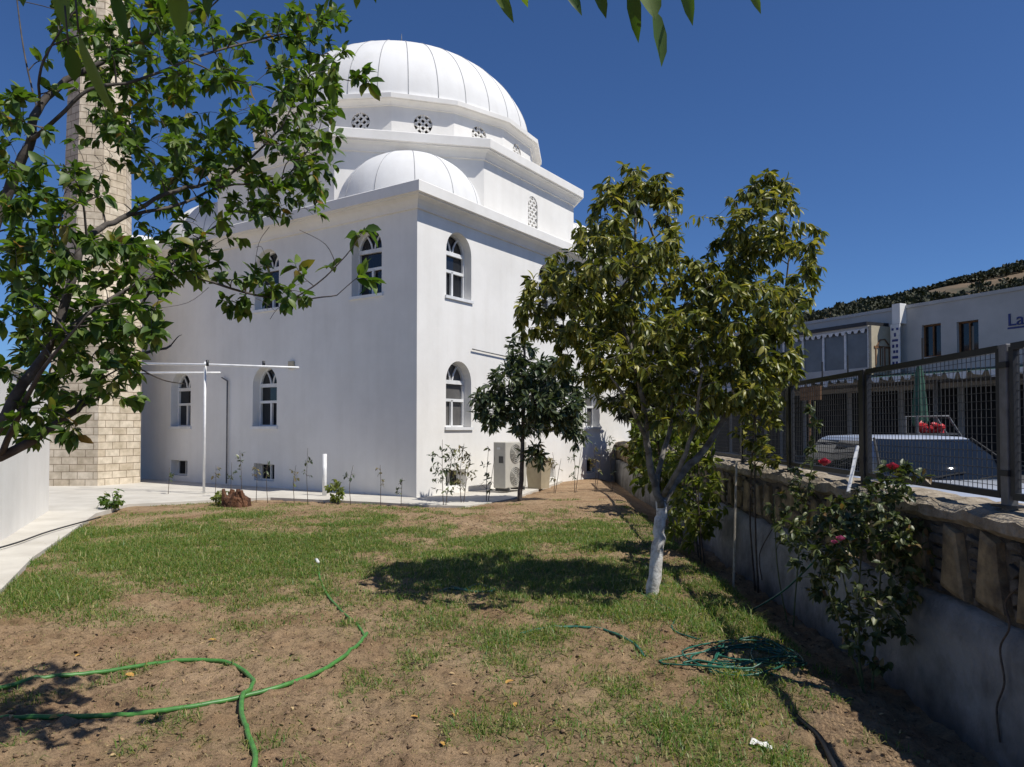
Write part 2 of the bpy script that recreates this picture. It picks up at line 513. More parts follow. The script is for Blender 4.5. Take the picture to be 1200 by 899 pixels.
# ------------------------------------------------------------------ world, sun
SUN_EL = R(57.0)
SX, SY = math.cos(R(27.5)), -math.sin(R(27.5))
sdir = Vector((SX * math.cos(SUN_EL), SY * math.cos(SUN_EL), math.sin(SUN_EL)))
w = bpy.data.worlds.new('World'); scene.world = w; w.use_nodes = True
nt = w.node_tree; bg = nt.nodes['Background']
sky = nt.nodes.new('ShaderNodeTexSky'); sky.sky_type = 'NISHITA'; sky.sun_disc = False
sky.sun_elevation = SUN_EL; sky.sun_rotation = math.atan2(SX, SY)
sky.altitude = 1500; sky.air_density = 1.0; sky.dust_density = .3; sky.ozone_density = 5.0
tint = nt.nodes.new('ShaderNodeMix'); tint.data_type = 'RGBA'; tint.blend_type = 'MULTIPLY'; tint.inputs['Factor'].default_value = 1
nt.links.new(sky.outputs[0], tint.inputs['A']); tint.inputs['B'].default_value = (.74, 1.0, 1.34, 1)
nt.links.new(tint.outputs['Result'], bg.inputs['Color']); bg.inputs['Strength'].default_value = .06
sl = bpy.data.lights.new('sun', 'SUN'); sl.energy = 4.3; sl.angle = R(.5); sl.color = (1, .96, .89)
so = bpy.data.objects.new('sun', sl); COL.objects.link(so)
so.rotation_euler = (-sdir).to_track_quat('-Z', 'Y').to_euler(); so.location = (10, -5, 20)

scene.view_settings.view_transform = 'Standard'; scene.view_settings.look = 'None'
scene.view_settings.exposure = .25; scene.view_settings.gamma = 1
scene.cycles.max_bounces = 7; scene.cycles.transparent_max_bounces = 8
scene.cycles.use_denoising = True

# ------------------------------------------------------------------ ground
WX0, WSL = 2.48, .0405          # left foot of the garden wall: x = WX0 + WSL*y


def wall_x(y): return WX0 + WSL * y


BL = [  # grass patches: picture place, radii, strength -> a fixed map on the ground
    (150, 650, 150, 38, 1.15), (300, 640, 150, 36, 1.15), (60, 690, 90, 26, 1.0), (220, 680, 120, 16, .7), (420, 630, 90, 26, .8), (560, 640, 80, 22, .9),
    (690, 628, 80, 20, 1.1), (600, 672, 170, 34, .75), (780, 705, 110, 22, .9), (840, 735, 70, 16, .8), (480, 690, 90, 22, .45),
    (390, 690, 60, 22, .5), (760, 865, 110, 40, .75), (690, 885, 60, 25, .8), (860, 800, 60, 30, .5), (620, 755, 150, 40, .62), (350, 715, 120, 22, .5), (480, 725, 110, 28, .5), (550, 825, 90, 40, .36), (900, 765, 60, 30, .55), (690, 700, 70, 26, .6), (350, 700, 120, 16, .4), (300, 750, 60, 12, .2),
    (470, 780, 90, 30, .3), (920, 880, 40, 25, .5), (420, 740, 40, 14, .35), (130, 720, 120, 14, .3), (860, 690, 40, 22, .45), (740, 790, 60, 20, .4)]


def cover(x, y):
    x = np.asarray(x, float); y = np.maximum(np.asarray(y, float), 1.5)
    px, py = project(x, y, 0.0)
    s = np.zeros_like(px)
    for a, b_, rx, ry, k in BL:
        s = np.maximum(s, k * np.exp(-(((px - a) / rx) ** 2 + ((py - b_) / ry) ** 2)))
    n = fbm(x * 1.7 + 5, y * 1.7, 4)
    s = s * (.5 + 1.4 * np.clip((n - .3) / .4, 0, 1)) + .10 * np.clip((n - .45) / .2, 0, 1) + .4 * np.clip((fbm(x * 3.1 + 70, y * 3.1, 3) - .56) / .12, 0, 1) * (x > -3.2)
    s = np.where((x > wall_x(y) - .45) | (y > 16) | (x < -9), s * .1, s)
    return np.clip(s, 0, 1)


def in_poly(x, y, poly):
    r_ = np.zeros(np.shape(x), bool); n = len(poly)
    for i in range(n):
        (xa, ya), (xb, yb) = poly[i], poly[(i + 1) % n]
        c = ((ya > y) != (yb > y)) & (x < (xb - xa) * (y - ya) / (yb - ya + 1e-12) + xa)
        r_ ^= c
    return r_


wk = [G(-60, 760), G(0, 694), G(38, 655), G(78, 628), G(112, 603), G(150, 592), G(195, 590), G(240, 587.5), G(280, 585.5), G(317, 584), G(380, 587), G(440, 589.5), G(500, 593), G(545, 594), G(575, 590), G(600, 585),
      Vector((1.5, 22, 0)), Vector((-4, 30, 0)), Vector((-18, 26, 0)), Vector((-14, 14, 0)), Vector((-7, 5.5, 0))]
WK2 = [(p.x, p.y) for p in wk]


def gh(x, y):
    x = np.asarray(x, float); y = np.asarray(y, float)
    near = np.clip((20 - y) / 6, 0, 1) * np.clip((x + 12) / 2, 0, 1)
    rough = (fbm(x * 2.2, y * 2.2, 4) - .5) * .07 + (np.abs(fbm(x * 6, y * 6, 4) - .5) * .16 - .02 + (fbm(x * 13, y * 13, 2) - .5) * .05) * (1 - .6 * cover(x, y))
    d = wall_x(y) - x
    trench = -.2 * np.clip((.75 - d) / .6, 0, 1) * (d > -.4)
    m = .16 * np.exp(-(((x - 2.1) / 1.6) ** 2 + ((y - 17.5) / 2.0) ** 2)) + .08 * np.exp(-(((x - .6) / 1.4) ** 2 + ((y - 15.6) / .8) ** 2))
    calm = 1 - .75 * np.clip(np.maximum((y - 12.5) / 2, (-4.4 + .02 * y - x) / .8), 0, 1)
    pave = in_poly(x, y, WK2) * .03
    return near * (rough * calm + m) - pave + trench * np.clip((40 - y) / 5, 0, 1) - .03


def graded(lo, hi, a, b_, step, far):
    mid = list(np.arange(a, b_ + 1e-6, step)); out = []
    s, v = step, a
    while v > lo: s *= 1.35; v -= s; out.append(max(v, lo))
    out = out[::-1] + mid; s, v = step, mid[-1]
    while v < hi: s *= 1.35; v += s; out.append(min(v, hi))
    return np.array(out)


gx = graded(-1500, 1500, -6.2, 3.6, .03, 0); gy = graded(-60, 2000, 2.9, 16, .033, 0)
XX, YY = np.meshgrid(gx, gy)
ZZ = gh(XX, YY)
nx, ny = len(gx), len(gy)
V = np.stack([XX, YY, ZZ], -1).reshape(-1, 3)
idx = np.arange(nx * ny).reshape(ny, nx)
Q = np.stack([idx[:-1, :-1], idx[:-1, 1:], idx[1:, 1:], idx[1:, :-1]], -1).reshape(-1, 4)
ground = np_mesh('ground', V, [Q], 'soil'); tag(ground, kind='structure')
at_ = ground.data.attributes.new('cover', 'FLOAT', 'POINT')
at_.data.foreach_set('value', cover(XX, YY).ravel().astype(np.float32))


def ground_z(p): return float(gh(p[0], p[1]))


def onG(px, py, dz=0):
    p = G(px, py); p.z = ground_z(p) + dz; return p


# paths
mb = MB(); mb.rings([[(p.x, p.y, -.25) for p in wk], [(p.x, p.y, .012) for p in wk], [(p.x, p.y, .02) for p in wk]])
tag(mb.build('walkway', 'concrete'), kind='structure')
mb = MB(); y0, y1 = -3, 60
mb.rings([[(wall_x(y0) + .35, y0, zz), (60, y0, zz), (60, y1, zz), (wall_x(y1) + .35, y1, zz)] for zz in (-.25, .03)])
tag(mb.build('street', 'asphalt'), kind='structure')


# ------------------------------------------------------------------ grass, straw, clods
def blades(name, n, keep, h, wd, mat, label):
    x = RNG.uniform(-7.5, 3.2, n); y = 2.75 + (16.5 - 2.75) * RNG.random(n) ** 1.25
    k = (RNG.random(n) < keep(x, y)) & ~in_poly(x, y, WK2)
    x, y = x[k], y[k]
    dist = y
    n = len(x); z = gh(x, y) - .005
    a = RNG.uniform(0, 2 * np.pi, n); ln = RNG.uniform(.15, 2.1, n)
    H = RNG.uniform(*h, n) * (.6 + .6 * cover(x, y)); Wd = RNG.uniform(*wd, n) * (1 + dist * .05)
    P = np.stack([x, y, z], -1)
    la = np.stack([np.cos(a), np.sin(a), 0 * a], -1)
    b_ = a + np.pi / 2 + RNG.uniform(-.6, .6, n)
    sd = np.stack([np.cos(b_), np.sin(b_), 0 * a], -1) * Wd[:, None] / 2
    up = np.array([0, 0, 1.])
    m1 = P + up * (H * .5)[:, None] + la * (H * ln * .3)[:, None]
    tp = P + up * (H * np.maximum(1 - .42 * ln, .15))[:, None] + la * (H * ln * .9)[:, None]
    Vv = np.stack([P - sd, P + sd, m1 - sd * .8, m1 + sd * .8, tp], 1).reshape(-1, 3)
    o = (np.arange(n) * 5)[:, None]
    return tag(np_mesh(name, Vv, [np.array([[0, 1, 3, 2]]) + o, np.array([[2, 3, 4]]) + o], mat), label, 'grass', kind='stuff')


blades('grass', 520000, lambda x, y: np.clip(cover(x, y) * 1.15 - .17, 0, 1) * .85, (.025, .085), (.0035, .007), 'grass', 'patchy green grass growing across the garden soil')
blades('dry_grass', 330000, lambda x, y: np.clip(.14 + .45 * np.clip(fbm(x * 1.1 + 40, y * 1.1, 3) * 2 - .75, 0, 1), 0, .6) * (x < wall_x(y) - .5) * ((x > -6.3 + .1 * y) & (y < 15.2)),
       (.012, .045), (.003, .007), 'straw', 'short dry straw scattered over the bare soil')
blades('tall_grass', 60000, lambda x, y: np.clip(cover(x, y) - .45, 0, 1) * np.clip(fbm(x * 2.6 + 11, y * 2.6, 3) * 4 - 1.9, 0, 1), (.07, .17), (.004, .007), 'grass', 'taller green grass tufts standing out of the lawn')
n = 15000
x = RNG.uniform(-4.8, 3.0, n); y = 2.8 + 12 * RNG.random(n) ** 1.6
k = (RNG.random(n) < (1.05 - cover(x, y)) * (.25 + fbm(x * 1.4 + 9, y * 1.4, 3))) & (x < wall_x(y) - .1) & ~in_poly(x, y, WK2)
x, y = x[k], y[k]
mb = MB()
bm = bmesh.new(); bmesh.ops.create_icosphere(bm, subdivisions=1, radius=1)
iv = np.array([v.co[:] for v in bm.verts]); fi = np.array([[v.index for v in f.verts] for f in bm.faces]); bm.free()
n = len(x); rad = .004 + .013 * RNG.random(n) ** 3
J = 1 + RNG.uniform(-.45, .45, (n, len(iv), 1))
Vv = iv[None] * J * rad[:, None, None] * np.array([1.2, 1.0, .6]) + np.stack([x, y, gh(x, y) + rad * .2], -1)[:, None, :]
o = (np.arange(n) * len(iv))[:, None, None]
tag(np_mesh('soil_clods', Vv.reshape(-1, 3), [(fi[None] + o).reshape(-1, 3)], 'clod', smooth=False), 'loose brown clods of dug soil', 'soil', kind='stuff')

n = 9000
x = RNG.uniform(-4.8, 3.0, n); y = 2.8 + 11 * RNG.random(n) ** 1.5
k = (RNG.random(n) < .25 + .75 * (fbm(x * 1.9 + 33, y * 1.9, 3) > .5)) & (x < wall_x(y) - .1) & ~in_poly(x, y, WK2); x, y = x[k], y[k]; n = len(x)
a = RNG.uniform(0, 6.28, n); Dl = np.stack([np.cos(a), np.sin(a), RNG.normal(.1, .3, n)], -1)
Nl = np.stack([RNG.normal(0, .4, n), RNG.normal(0, .4, n), np.ones(n)], -1); Ll = .012 + .03 * RNG.random(n) ** 2
MAT['leaf_litter'] = leaf_mat('leaf litter', [(0, (.06, .04, .022)), (.45, (.13, .08, .04)), (.8, (.30, .2, .1)), (1, (.5, .36, .18))], .1, .8, (1, 1, 1))  # dead leaves; the dark ones also stand in for small shadows in soil pits
tag(leaf_mesh('leaf_litter', np.stack([x, y, gh(x, y) + .008], -1), Dl, Nl, Ll, Ll * RNG.uniform(.3, .7, n), 'leaf_litter', droop=.3), 'small dead leaf fragments strewn over soil and grass', 'leaf litter', kind='stuff')

# ------------------------------------------------------------------ mosque
PHI = math.atan2(.831, .556)
C0 = (-2.16, 16.72, 0)
SIDE, LV = 11.5, 15.6
mosque = empty('mosque', C0, PHI, 'white plastered mosque with ribbed central dome and arched windows', 'mosque')


def offset_poly(poly, o):
    n = len(poly); out = []
    c = Vector((sum(p[0] for p in poly) / n, sum(p[1] for p in poly) / n))
    for i in range(n):
        a, b_, c_ = (Vector(poly[(i + j - 1) % n]) for j in range(3))
        def nrm(p, q):
            d = (q - p).normalized(); m_ = Vector((d.y, -d.x))
            return m_ if m_.dot((p + q) / 2 - c) > 0 else -m_
        n1, n2 = nrm(a, b_), nrm(b_, c_)
        m_ = (n1 + n2).normalized()
        out.append(b_ + m_ * (o / max(m_.dot(n1), .2)))
    return out


def face_with_holes(mb, outer, holes, mp, depth):
    bm = bmesh.new(); ed = []
    for loop in [outer] + holes:
        vs = [bm.verts.new((p[0], p[1], 0)) for p in loop]
        ed += [bm.edges.new((vs[i], vs[(i + 1) % len(vs)])) for i in range(len(vs))]
    bmesh.ops.triangle_fill(bm, use_beauty=True, use_dissolve=False, edges=ed, normal=(0, 0, 1))
    bm.verts.index_update()
    mb.add([mp(v.co.x, 0, v.co.y) for v in bm.verts], [[v.index for v in f.verts] for f in bm.faces])
    bm.free()
    for h in holes:
        n = len(h)
        mb.add([mp(p[0], 0, p[1]) for p in h] + [mp(p[0], depth, p[1]) for p in h], [(i, (i + 1) % n, n + (i + 1) % n, n + i) for i in range(n)])


def arch(c, z0, w, h, n=14, inset=0):
    r = w / 2 - inset; zs = z0 + h - w / 2
    pts = [(c - r, z0 + inset), (c + r, z0 + inset)]
    for k in range(n + 1):
        a = math.pi * k / n
        pts.append((c + r * math.cos(a), zs + r * math.sin(a)))
    return pts


def rect(c, z0, w, h): return [(c - w / 2, z0), (c + w / 2, z0), (c + w / 2, z0 + h), (c - w / 2, z0 + h)]


def RF(a, d, z): return (a, d, z)      # the sunlit face
def LF(a, d, z): return (d, a, z)      # the shaded face


RW = [(1.55, 1.6, 0), (1.55, 4.76, 0), (5.75, 1.6, 0), (5.75, 4.76, 0), (8.55, 1.6, 0), (8.55, 4.76, 0)]
LW = [(1.6, 4.76, 0), (5.3, 4.76, 0), (5.35, 1.62, 0), (9.2, 1.62, 0), (12.9, 1.62, 0)]
RB, LB = [1.45, 5.7, 8.55], [5.35, 9.25, 13]
WW, WH = 1.0, 1.62
wb = MB()
ZT = 6.6
face_with_holes(wb, [(0, -.4), (SIDE, -.4), (SIDE, ZT), (0, ZT)], [arch(c, z, WW, WH) for c, z, _ in RW] + [rect(c, .14, .8, .44) for c in RB], RF, .3)
face_with_holes(wb, [(0, -.4), (LV, -.4), (LV, ZT), (0, ZT)], [arch(c, z, WW, WH) for c, z, _ in LW] + [rect(c, .18, .85, .46) for c in LB], LF, .3)
wb.add([(SIDE, 0, -.4), (SIDE, LV, -.4), (SIDE, LV, ZT), (SIDE, 0, ZT)], [(0, 1, 2, 3)])
wb.add([(0, LV, -.4), (SIDE, LV, -.4), (SIDE, LV, ZT), (0, LV, ZT)], [(0, 1, 2, 3)])
wb.build('wall', 'plaster', mosque)


def cornice(poly, z0, prof, cap=True):
    m_ = MB()
    m_.rings([[(p.x, p.y, z0 + z) for p in offset_poly(poly, o)] for o, z in prof], True, True)
    return m_


CP = [(-.01, 0), (.05, .0), (.06, .05), (.09, .1), (.15, .17), (.23, .215), (.29, .225), (.29, .25), (.36, .26), (.36, .5), (.34, .52), (.1, .53)]
cornice([(0, 0), (SIDE, 0), (SIDE, LV), (0, LV)], ZT, CP).build('cornice', 'plaster', mosque)


def window(face, c, z0, curtain):
    dp = .225
    f = MB(); zs = z0 + WH - WW / 2; r = WW / 2
    o_, i_ = arch(c, z0, WW, WH), arch(c, z0, WW, WH, inset=.055)
    n = len(o_)
    vs = [face(p[0], dp, p[1]) for p in o_] + [face(p[0], dp, p[1]) for p in i_] + [face(p[0], dp + .06, p[1]) for p in i_]
    f.add(vs, [(k, (k + 1) % n, n + (k + 1) % n, n + k) for k in range(n)] + [(n + k, n + (k + 1) % n, 2 * n + (k + 1) % n, 2 * n + k) for k in range(n)])
    def fb(a0, za, a1, zb, d0=dp - .012, d1=dp + .05):
        p, q = face(a0, d0, za), face(a1, d1, zb); f.box2([min(u, v_) for u, v_ in zip(p, q)], [max(u, v_) for u, v_ in zip(p, q)])
    fb(c - r + .01, zs - .05, c + r - .01, zs + .045)                 # springing rail
    zm = z0 + (zs - z0) * .60
    fb(c - r + .03, zm - .035, c + r - .03, zm + .035)                # transom
    fb(c - .03, z0 + .04, c + .03, zm)                                # mullion
    for s_ in (-1, 1):                                                # the curved V of the fanlight
        pts = [(c + s_ * .04, zs + .04), (c + s_ * .08, zs + .18), (c + s_ * .16, zs + .31), (c + s_ * .26, zs + .415)]
        f.tube([face(a, dp + .02, z) for a, z in pts], .024, 6)
    wn = f.build('window', 'white_pvc', mosque)
    g = MB(); po = arch(c, z0, WW - .04, WH - .03)
    g.add([face(p[0], dp + .065, p[1]) for p in po], [tuple(range(len(po)))])
    g.build('pane', 'glass_curtain' if curtain else 'glass', wn)
    s_ = MB(); p, q = face(c - r - .05, -.045, z0 - .06), face(c + r + .05, dp, z0 + .012)
    s_.box2([min(u, v_) for u, v_ in zip(p, q)], [max(u, v_) for u, v_ in zip(p, q)])
    s_.build('sill', 'white_pvc', wn)


for c, z, _ in RW: window(RF, c, z, z < 3)
for c, z, _ in LW: window(LF, c, z, False)


def vent(face, c, z0, w_, h_):
    f = MB()
    for a0, a1, b0, b1 in ((-w_ / 2, w_ / 2, 0, .04), (-w_ / 2, w_ / 2, h_ - .04, h_), (-w_ / 2, -w_ / 2 + .05, .04, h_ - .04), (w_ / 2 - .05, w_ / 2, .04, h_ - .04), (-.02, .02, .04, h_ - .04)):
        p, q = face(c + a0, .22, z0 + b0), face(c + a1, .27, z0 + b1)
        f.box2([min(u, v_) for u, v_ in zip(p, q)], [max(u, v_) for u, v_ in zip(p, q)])
    wn = f.build('basement_window', 'white_pvc', mosque)
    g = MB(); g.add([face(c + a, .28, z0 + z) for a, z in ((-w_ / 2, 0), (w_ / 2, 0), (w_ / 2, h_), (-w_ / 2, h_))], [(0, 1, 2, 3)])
    g.build('pane', 'hole_shade', wn)


for c in RB: vent(RF, c, .14, .8, .44)
for c in LB: vent(LF, c, .18, .85, .46)

# second tier: chamfered square
I2, C2 = .5, 3.27
S = SIDE
oct_ = [(C2, I2), (S - C2, I2), (S - I2, C2), (S - I2, S - C2), (S - C2, S - I2), (C2, S - I2), (I2, S - C2), (I2, C2)]
Z1, Z2 = 7.0, 8.8
tb = MB()


def stadium(c, z0, w_, h_, n=10):
    r = w_ / 2
    return [(c + r * math.cos(math.pi + math.pi * k / n), z0 + r + r * math.sin(math.pi + math.pi * k / n)) for k in range(n + 1)] + \
           [(c + r * math.cos(math.pi * k / n), z0 + h_ - r + r * math.sin(math.pi * k / n)) for k in range(n + 1)]


def lattice(mp, c, z0, w_, h_, inside, parent, step=.13):
    f = MB()
    for k in range(-12, 13):                                 # two families of diagonal bars
        for s_ in (1, -1):
            seg = []
            for t in np.linspace(-1.2, 1.2, 49):
                a = t * .7 + k * step; z = s_ * t * .7
                if inside(a, z): seg.append((a, z))
            if len(seg) > 1:
                f.bar(mp(c + seg[0][0], .05, z0 + seg[0][1]), mp(c + seg[-1][0], .05, z0 + seg[-1][1]), .058, .05)
    o = f.build('lattice_window', 'plaster', parent)
    return o


tiers = MB()
for i in range(8):
    p, q = Vector(oct_[i]), Vector(oct_[(i + 1) % 8]); L = (q - p).length; d = (q - p) / L; nin = Vector((-d.y, d.x))
    def mp(a, dd, z, p=p, d=d, nin=nin): u = p + d * a + nin * dd; return (u.x, u.y, z)
    if i % 2 == 0:
        st = stadium(L / 2, 7.32, .52, 1.15)
        face_with_holes(tiers, [(0, Z1 - .05), (L, Z1 - .05), (L, Z2), (0, Z2)], [st], mp, .16)
    else:
        tiers.add([mp(0, 0, Z1 - .05), mp(L, 0, Z1 - .05), mp(L, 0, Z2), mp(0, 0, Z2)], [(0, 1, 2, 3)])
t2 = tiers.build('second_tier', 'plaster', mosque)
for i in (0, 6):
    p, q = Vector(oct_[i]), Vector(oct_[(i + 1) % 8]); L = (q - p).length; d = (q - p) / L; nin = Vector((-d.y, d.x))
    def mp(a, dd, z, p=p, d=d, nin=nin): u = p + d * a + nin * dd; return (u.x, u.y, z)
    ins = lambda a, z: (a * a + (max(0, abs(z) - .315)) ** 2) < .252 ** 2
    lt = lattice(mp, L / 2, 7.32 + .575, .5, 1.15, ins, mosque, .2)
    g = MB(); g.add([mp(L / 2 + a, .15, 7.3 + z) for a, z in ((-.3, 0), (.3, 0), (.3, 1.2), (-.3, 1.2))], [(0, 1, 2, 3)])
    g.build('opening_shade', 'hole_shade', lt)
CP2 = [(o * .84, z * .95) for o, z in CP]
cornice(oct_, Z2, CP2).build('cornice', 'plaster', mosque)

# drum: sixteen sides, a corner on each diagonal
ZC, NR = 5.75, 16
Z3, Z4 = Z2 + .46, 10.5
RD = 4.52
dr = [(ZC + RD * math.cos(R(219) + 2 * math.pi * k / NR), ZC + RD * math.sin(R(219) + 2 * math.pi * k / NR)) for k in range(NR)]
drum = MB(); lat = []
for i in range(NR):
    p, q = Vector(dr[i]), Vector(dr[(i + 1) % NR]); L = (q - p).length; d = (q - p) / L; nin = Vector((-d.y, d.x))
    def mp(a, dd, z, p=p, d=d, nin=nin): u = p + d * a + nin * dd; return (u.x, u.y, z)
    ci = [(L / 2 + .265 * math.cos(2 * math.pi * k / 20), 10.08 + .265 * math.sin(2 * math.pi * k / 20)) for k in range(20)]
    face_with_holes(drum, [(0, Z3 - .05), (L, Z3 - .05), (L, Z4), (0, Z4)], [ci], mp, .16)
    if i in (12, 13, 14, 15, 0, 1, 2, 3): lat.append((mp, L))
drum.build('drum', 'plaster', mosque)
for mp, L in lat:
    lt = lattice(mp, L / 2, 10.08, .5, .5, lambda a, z: a * a + z * z < .261 ** 2, mosque, .2)
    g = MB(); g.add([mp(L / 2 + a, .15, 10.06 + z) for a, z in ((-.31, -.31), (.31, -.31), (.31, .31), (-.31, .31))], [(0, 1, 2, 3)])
    g.build('opening_shade', 'hole_shade', lt)
CP3 = [(o * .7, z * .52) for o, z in CP]
cornice(dr, Z4, CP3).build('cornice', 'plaster', mosque)


def dome(name, c, rad, h, z0, nseam, a_off, parent, seam_r=.014, lip=True):
    prof = ([(rad * 1.02, 0), (rad * 1.02, .05), (rad, .07)] if lip else [(rad, -.2)])
    for k in range(1, 27):
        a = math.pi / 2 * k / 26
        prof.append((max(rad * math.cos(a), .01), .07 + h * math.sin(a) ** 1.0))
    m_ = MB(); m_.lathe(prof, (c[0], c[1], z0), 96)
    d = m_.build(name, 'dome', parent, smooth=True)
    s_ = MB()
    for k in range(nseam):
        a0 = a_off + 2 * math.pi * k / nseam; pts = []
        for j in range(0, 26):
            a = math.pi / 2 * j / 26
            rr_ = rad * math.cos(a)
            pts.append((c[0] + rr_ * math.cos(a0), c[1] + rr_ * math.sin(a0), z0 + .07 + h * math.sin(a)))
        s_.tube(pts, seam_r, 6)
    s_.build('seam', 'seam', d, smooth=True)
    return d


big = dome('dome', (ZC, ZC), 4.36, 3.12, Z4 + .265, 32, R(225), mosque)
fin = MB(); fin.lathe([(.0, 0), (.1, .0), (.05, .12), (.09, .2), (.1, .27), (.04, .36), (.025, .45), (.07, .52), (.025, .6), (.015, .8), (.006, 1.0)], (ZC, ZC, Z4 + 3.44), 12)
fin.build('finial', 'grey_metal', big, smooth=True)
HC = (C2 + I2) / 2
for k, (u, v_) in enumerate(((HC, HC), (SIDE - HC, HC), (HC, SIDE - HC))):
    dome('corner_dome', (u, v_), 1.9, 1.6, 7.1, 12, R(225) + (0 if k == 0 else .3), mosque, .011, lip=False)
dome('porch_dome', (1.7, 14.5), 1.5, 1.3, 7.05, 10, 0, mosque, .015, lip=False)

# things fixed to the mosque walls
dp_ = MB(); dp_.tube([(-.05, 6.9, .05), (-.05, 6.9, 2.9)], .02, 8); dp_.tube([(-.05, 6.9, 2.9), (-.05, 7.15, 3.0)], .02, 8)
dp_.build('drain_pipe', 'grey_metal', mosque, smooth=True)
vp = MB(); vp.box((-.03, 4.25, 3.22), (.06, .2, .2)); vp.build('vent_box', 'cream', mosque, bevel=.01)
rp = MB(); rp.tube([(2.03, -.05, 3.56), (5.2, -.05, 3.42)], .016, 8); rp.build('wall_pipe', 'grey_metal', mosque, smooth=True)

# ------------------------------------------------------------------ minaret
mloc = at(111, 560, 21.15); mloc.z = 0
mroot = empty('minaret', mloc, 0, 'tall pale brick minaret rising beside the mosque wall', 'minaret')


def uv_prism(name, poly0, poly1, z0, z1, mat, parent, nz=1):
    n = len(poly0); me = bpy.data.meshes.new(name)
    vs, fs, uvs = [], [], []
    per = 0
    for i in range(n):
        p0, p1 = Vector(poly0[i]), Vector(poly0[(i + 1) % n]); q0, q1 = Vector(poly1[i]), Vector(poly1[(i + 1) % n])
        L = (p1 - p0).length; b_ = len(vs)
        vs += [(p0.x, p0.y, z0), (p1.x, p1.y, z0), (q1.x, q1.y, z1), (q0.x, q0.y, z1)]
        fs.append((b_, b_ + 1, b_ + 2, b_ + 3)); uvs += [(per, z0), (per + L, z0), (per + L, z1), (per, z1)]
        per += L
    b_ = len(vs); vs += [(p[0], p[1], z1) for p in poly1]; fs.append(tuple(range(b_, b_ + n))); uvs += [(p[0], p[1]) for p in poly1]
    me.from_pydata(vs, [], fs)
    u = me.uv_layers.new(name='UVMap')
    u.data.foreach_set('uv', np.array(uvs, np.float32).ravel())
    return link_mesh(name, me, mat, parent)


def ngon(n, r, a0): return [(r * math.cos(a0 + 2 * math.pi * k / n), r * math.sin(a0 + 2 * math.pi * k / n)) for k in range(n)]


va = math.atan2(-mloc.y, -mloc.x)
uv_prism('base', ngon(6, 1.28, va + R(3)), ngon(6, 1.27, va + R(3)), -.2, 5.0, 'brick', mroot)
uv_prism('transition', ngon(8, 1.24, va + R(8)), ngon(8, .9, va + R(8)), 5.002, 6.0, 'brick', mroot)
uv_prism('shaft', ngon(8, .895, va + R(8)), ngon(8, .66, va + R(8)), 6.002, 19.5, 'brick', mroot)
m_ = MB(); m_.rings([[(p[0], p[1], 19.503 + z) for p in ngon(8, r, va)] for r, z in ((.75, 0), (.85, .2), (1.0, .35), (1.2, .5), (1.25, .6), (1.25, 1.5), (1.15, 1.5), (1.15, .62))])
m_.build('balcony', 'dome', mroot)
uv_prism('upper_shaft', ngon(8, .6, va), ngon(8, .58, va), 20.1, 23.5, 'brick', mroot)
m_ = MB(); m_.lathe([(.75, 23.5), (.7, 23.6), (.02, 27)], n=16); m_.build('spire', 'grey_metal', mroot)

# ------------------------------------------------------------------ white shed at the left edge
far = G(57, 600); d = Vector((-.41, .912, 0)).normalized(); nl = Vector((-.912, -.41, 0))
srt = empty('shed', far, 0, 'low white shed wall at the left edge of the walkway', 'shed')
m_ = MB(); pl = [Vector((0, 0, 0)), -d * 11, -d * 11 + nl * 4, nl * 4]
m_.rings([[(p.x, p.y, z) for p in pl] for z in (-.2, 2.42)]); m_.build('wall', 'plaster', srt)
m_ = MB(); pl2 = [Vector((0, 0, 0)) + d * .03 - nl * .05, -d * 11 - nl * .05, -d * 11 + nl * 4, nl * 4 + d * .03]
m_.rings([[(p.x, p.y, z) for p in pl2] for z in (2.422, 2.5)]); m_.build('roof', 'concrete', srt)

# white pipe frame before the shaded wall
Yp = 17.6
pf = empty('pipe_frame', at(239, 572, Yp), 0, 'white pipe frame with one post and two long horizontal rails', 'pipe frame')
pf.location.z = .04; o0 = pf.location
m_ = MB(); m_.tube([(0, 0, 0), (0, 0, at(239, 424, Yp).z - o0.z)], .03, 10); m_.build('post', 'white_pipe', pf, smooth=True)
m_ = MB(); a, b_ = at(350, 431, 17.0) - o0, at(150, 426, 18.0) - o0; m_.tube([a, (a + b_) / 2 + Vector((0, 0, .02)), b_], .028, 10); m_.build('rail', 'white_pipe', pf, smooth=True)
m_ = MB(); a, b_ = at(258, 437, 17.75) - o0, at(150, 437, 18.6) - o0; m_.tube([a, b_], .028, 10); m_.build('rail', 'white_pipe', pf, smooth=True)
for px, py in ((243, 427), (309, 428)):
    m_ = MB(); m_.tube([at(px, py - 5, 17.3) - o0, at(px, py + 2, 17.3) - o0], .035, 8); m_.build('clamp', 'black_metal', pf, smooth=True)

tp = at(380.5, 532, 17.2); p = Vector((tp.x, tp.y, -.03))
m_ = MB(); m_.tube([p, (p.x, p.y, tp.z)], .05, 12)
tag(m_.build('marker_post', 'white_pipe', smooth=True), 'short thick white plastic post standing upright before the shaded wall', 'post')

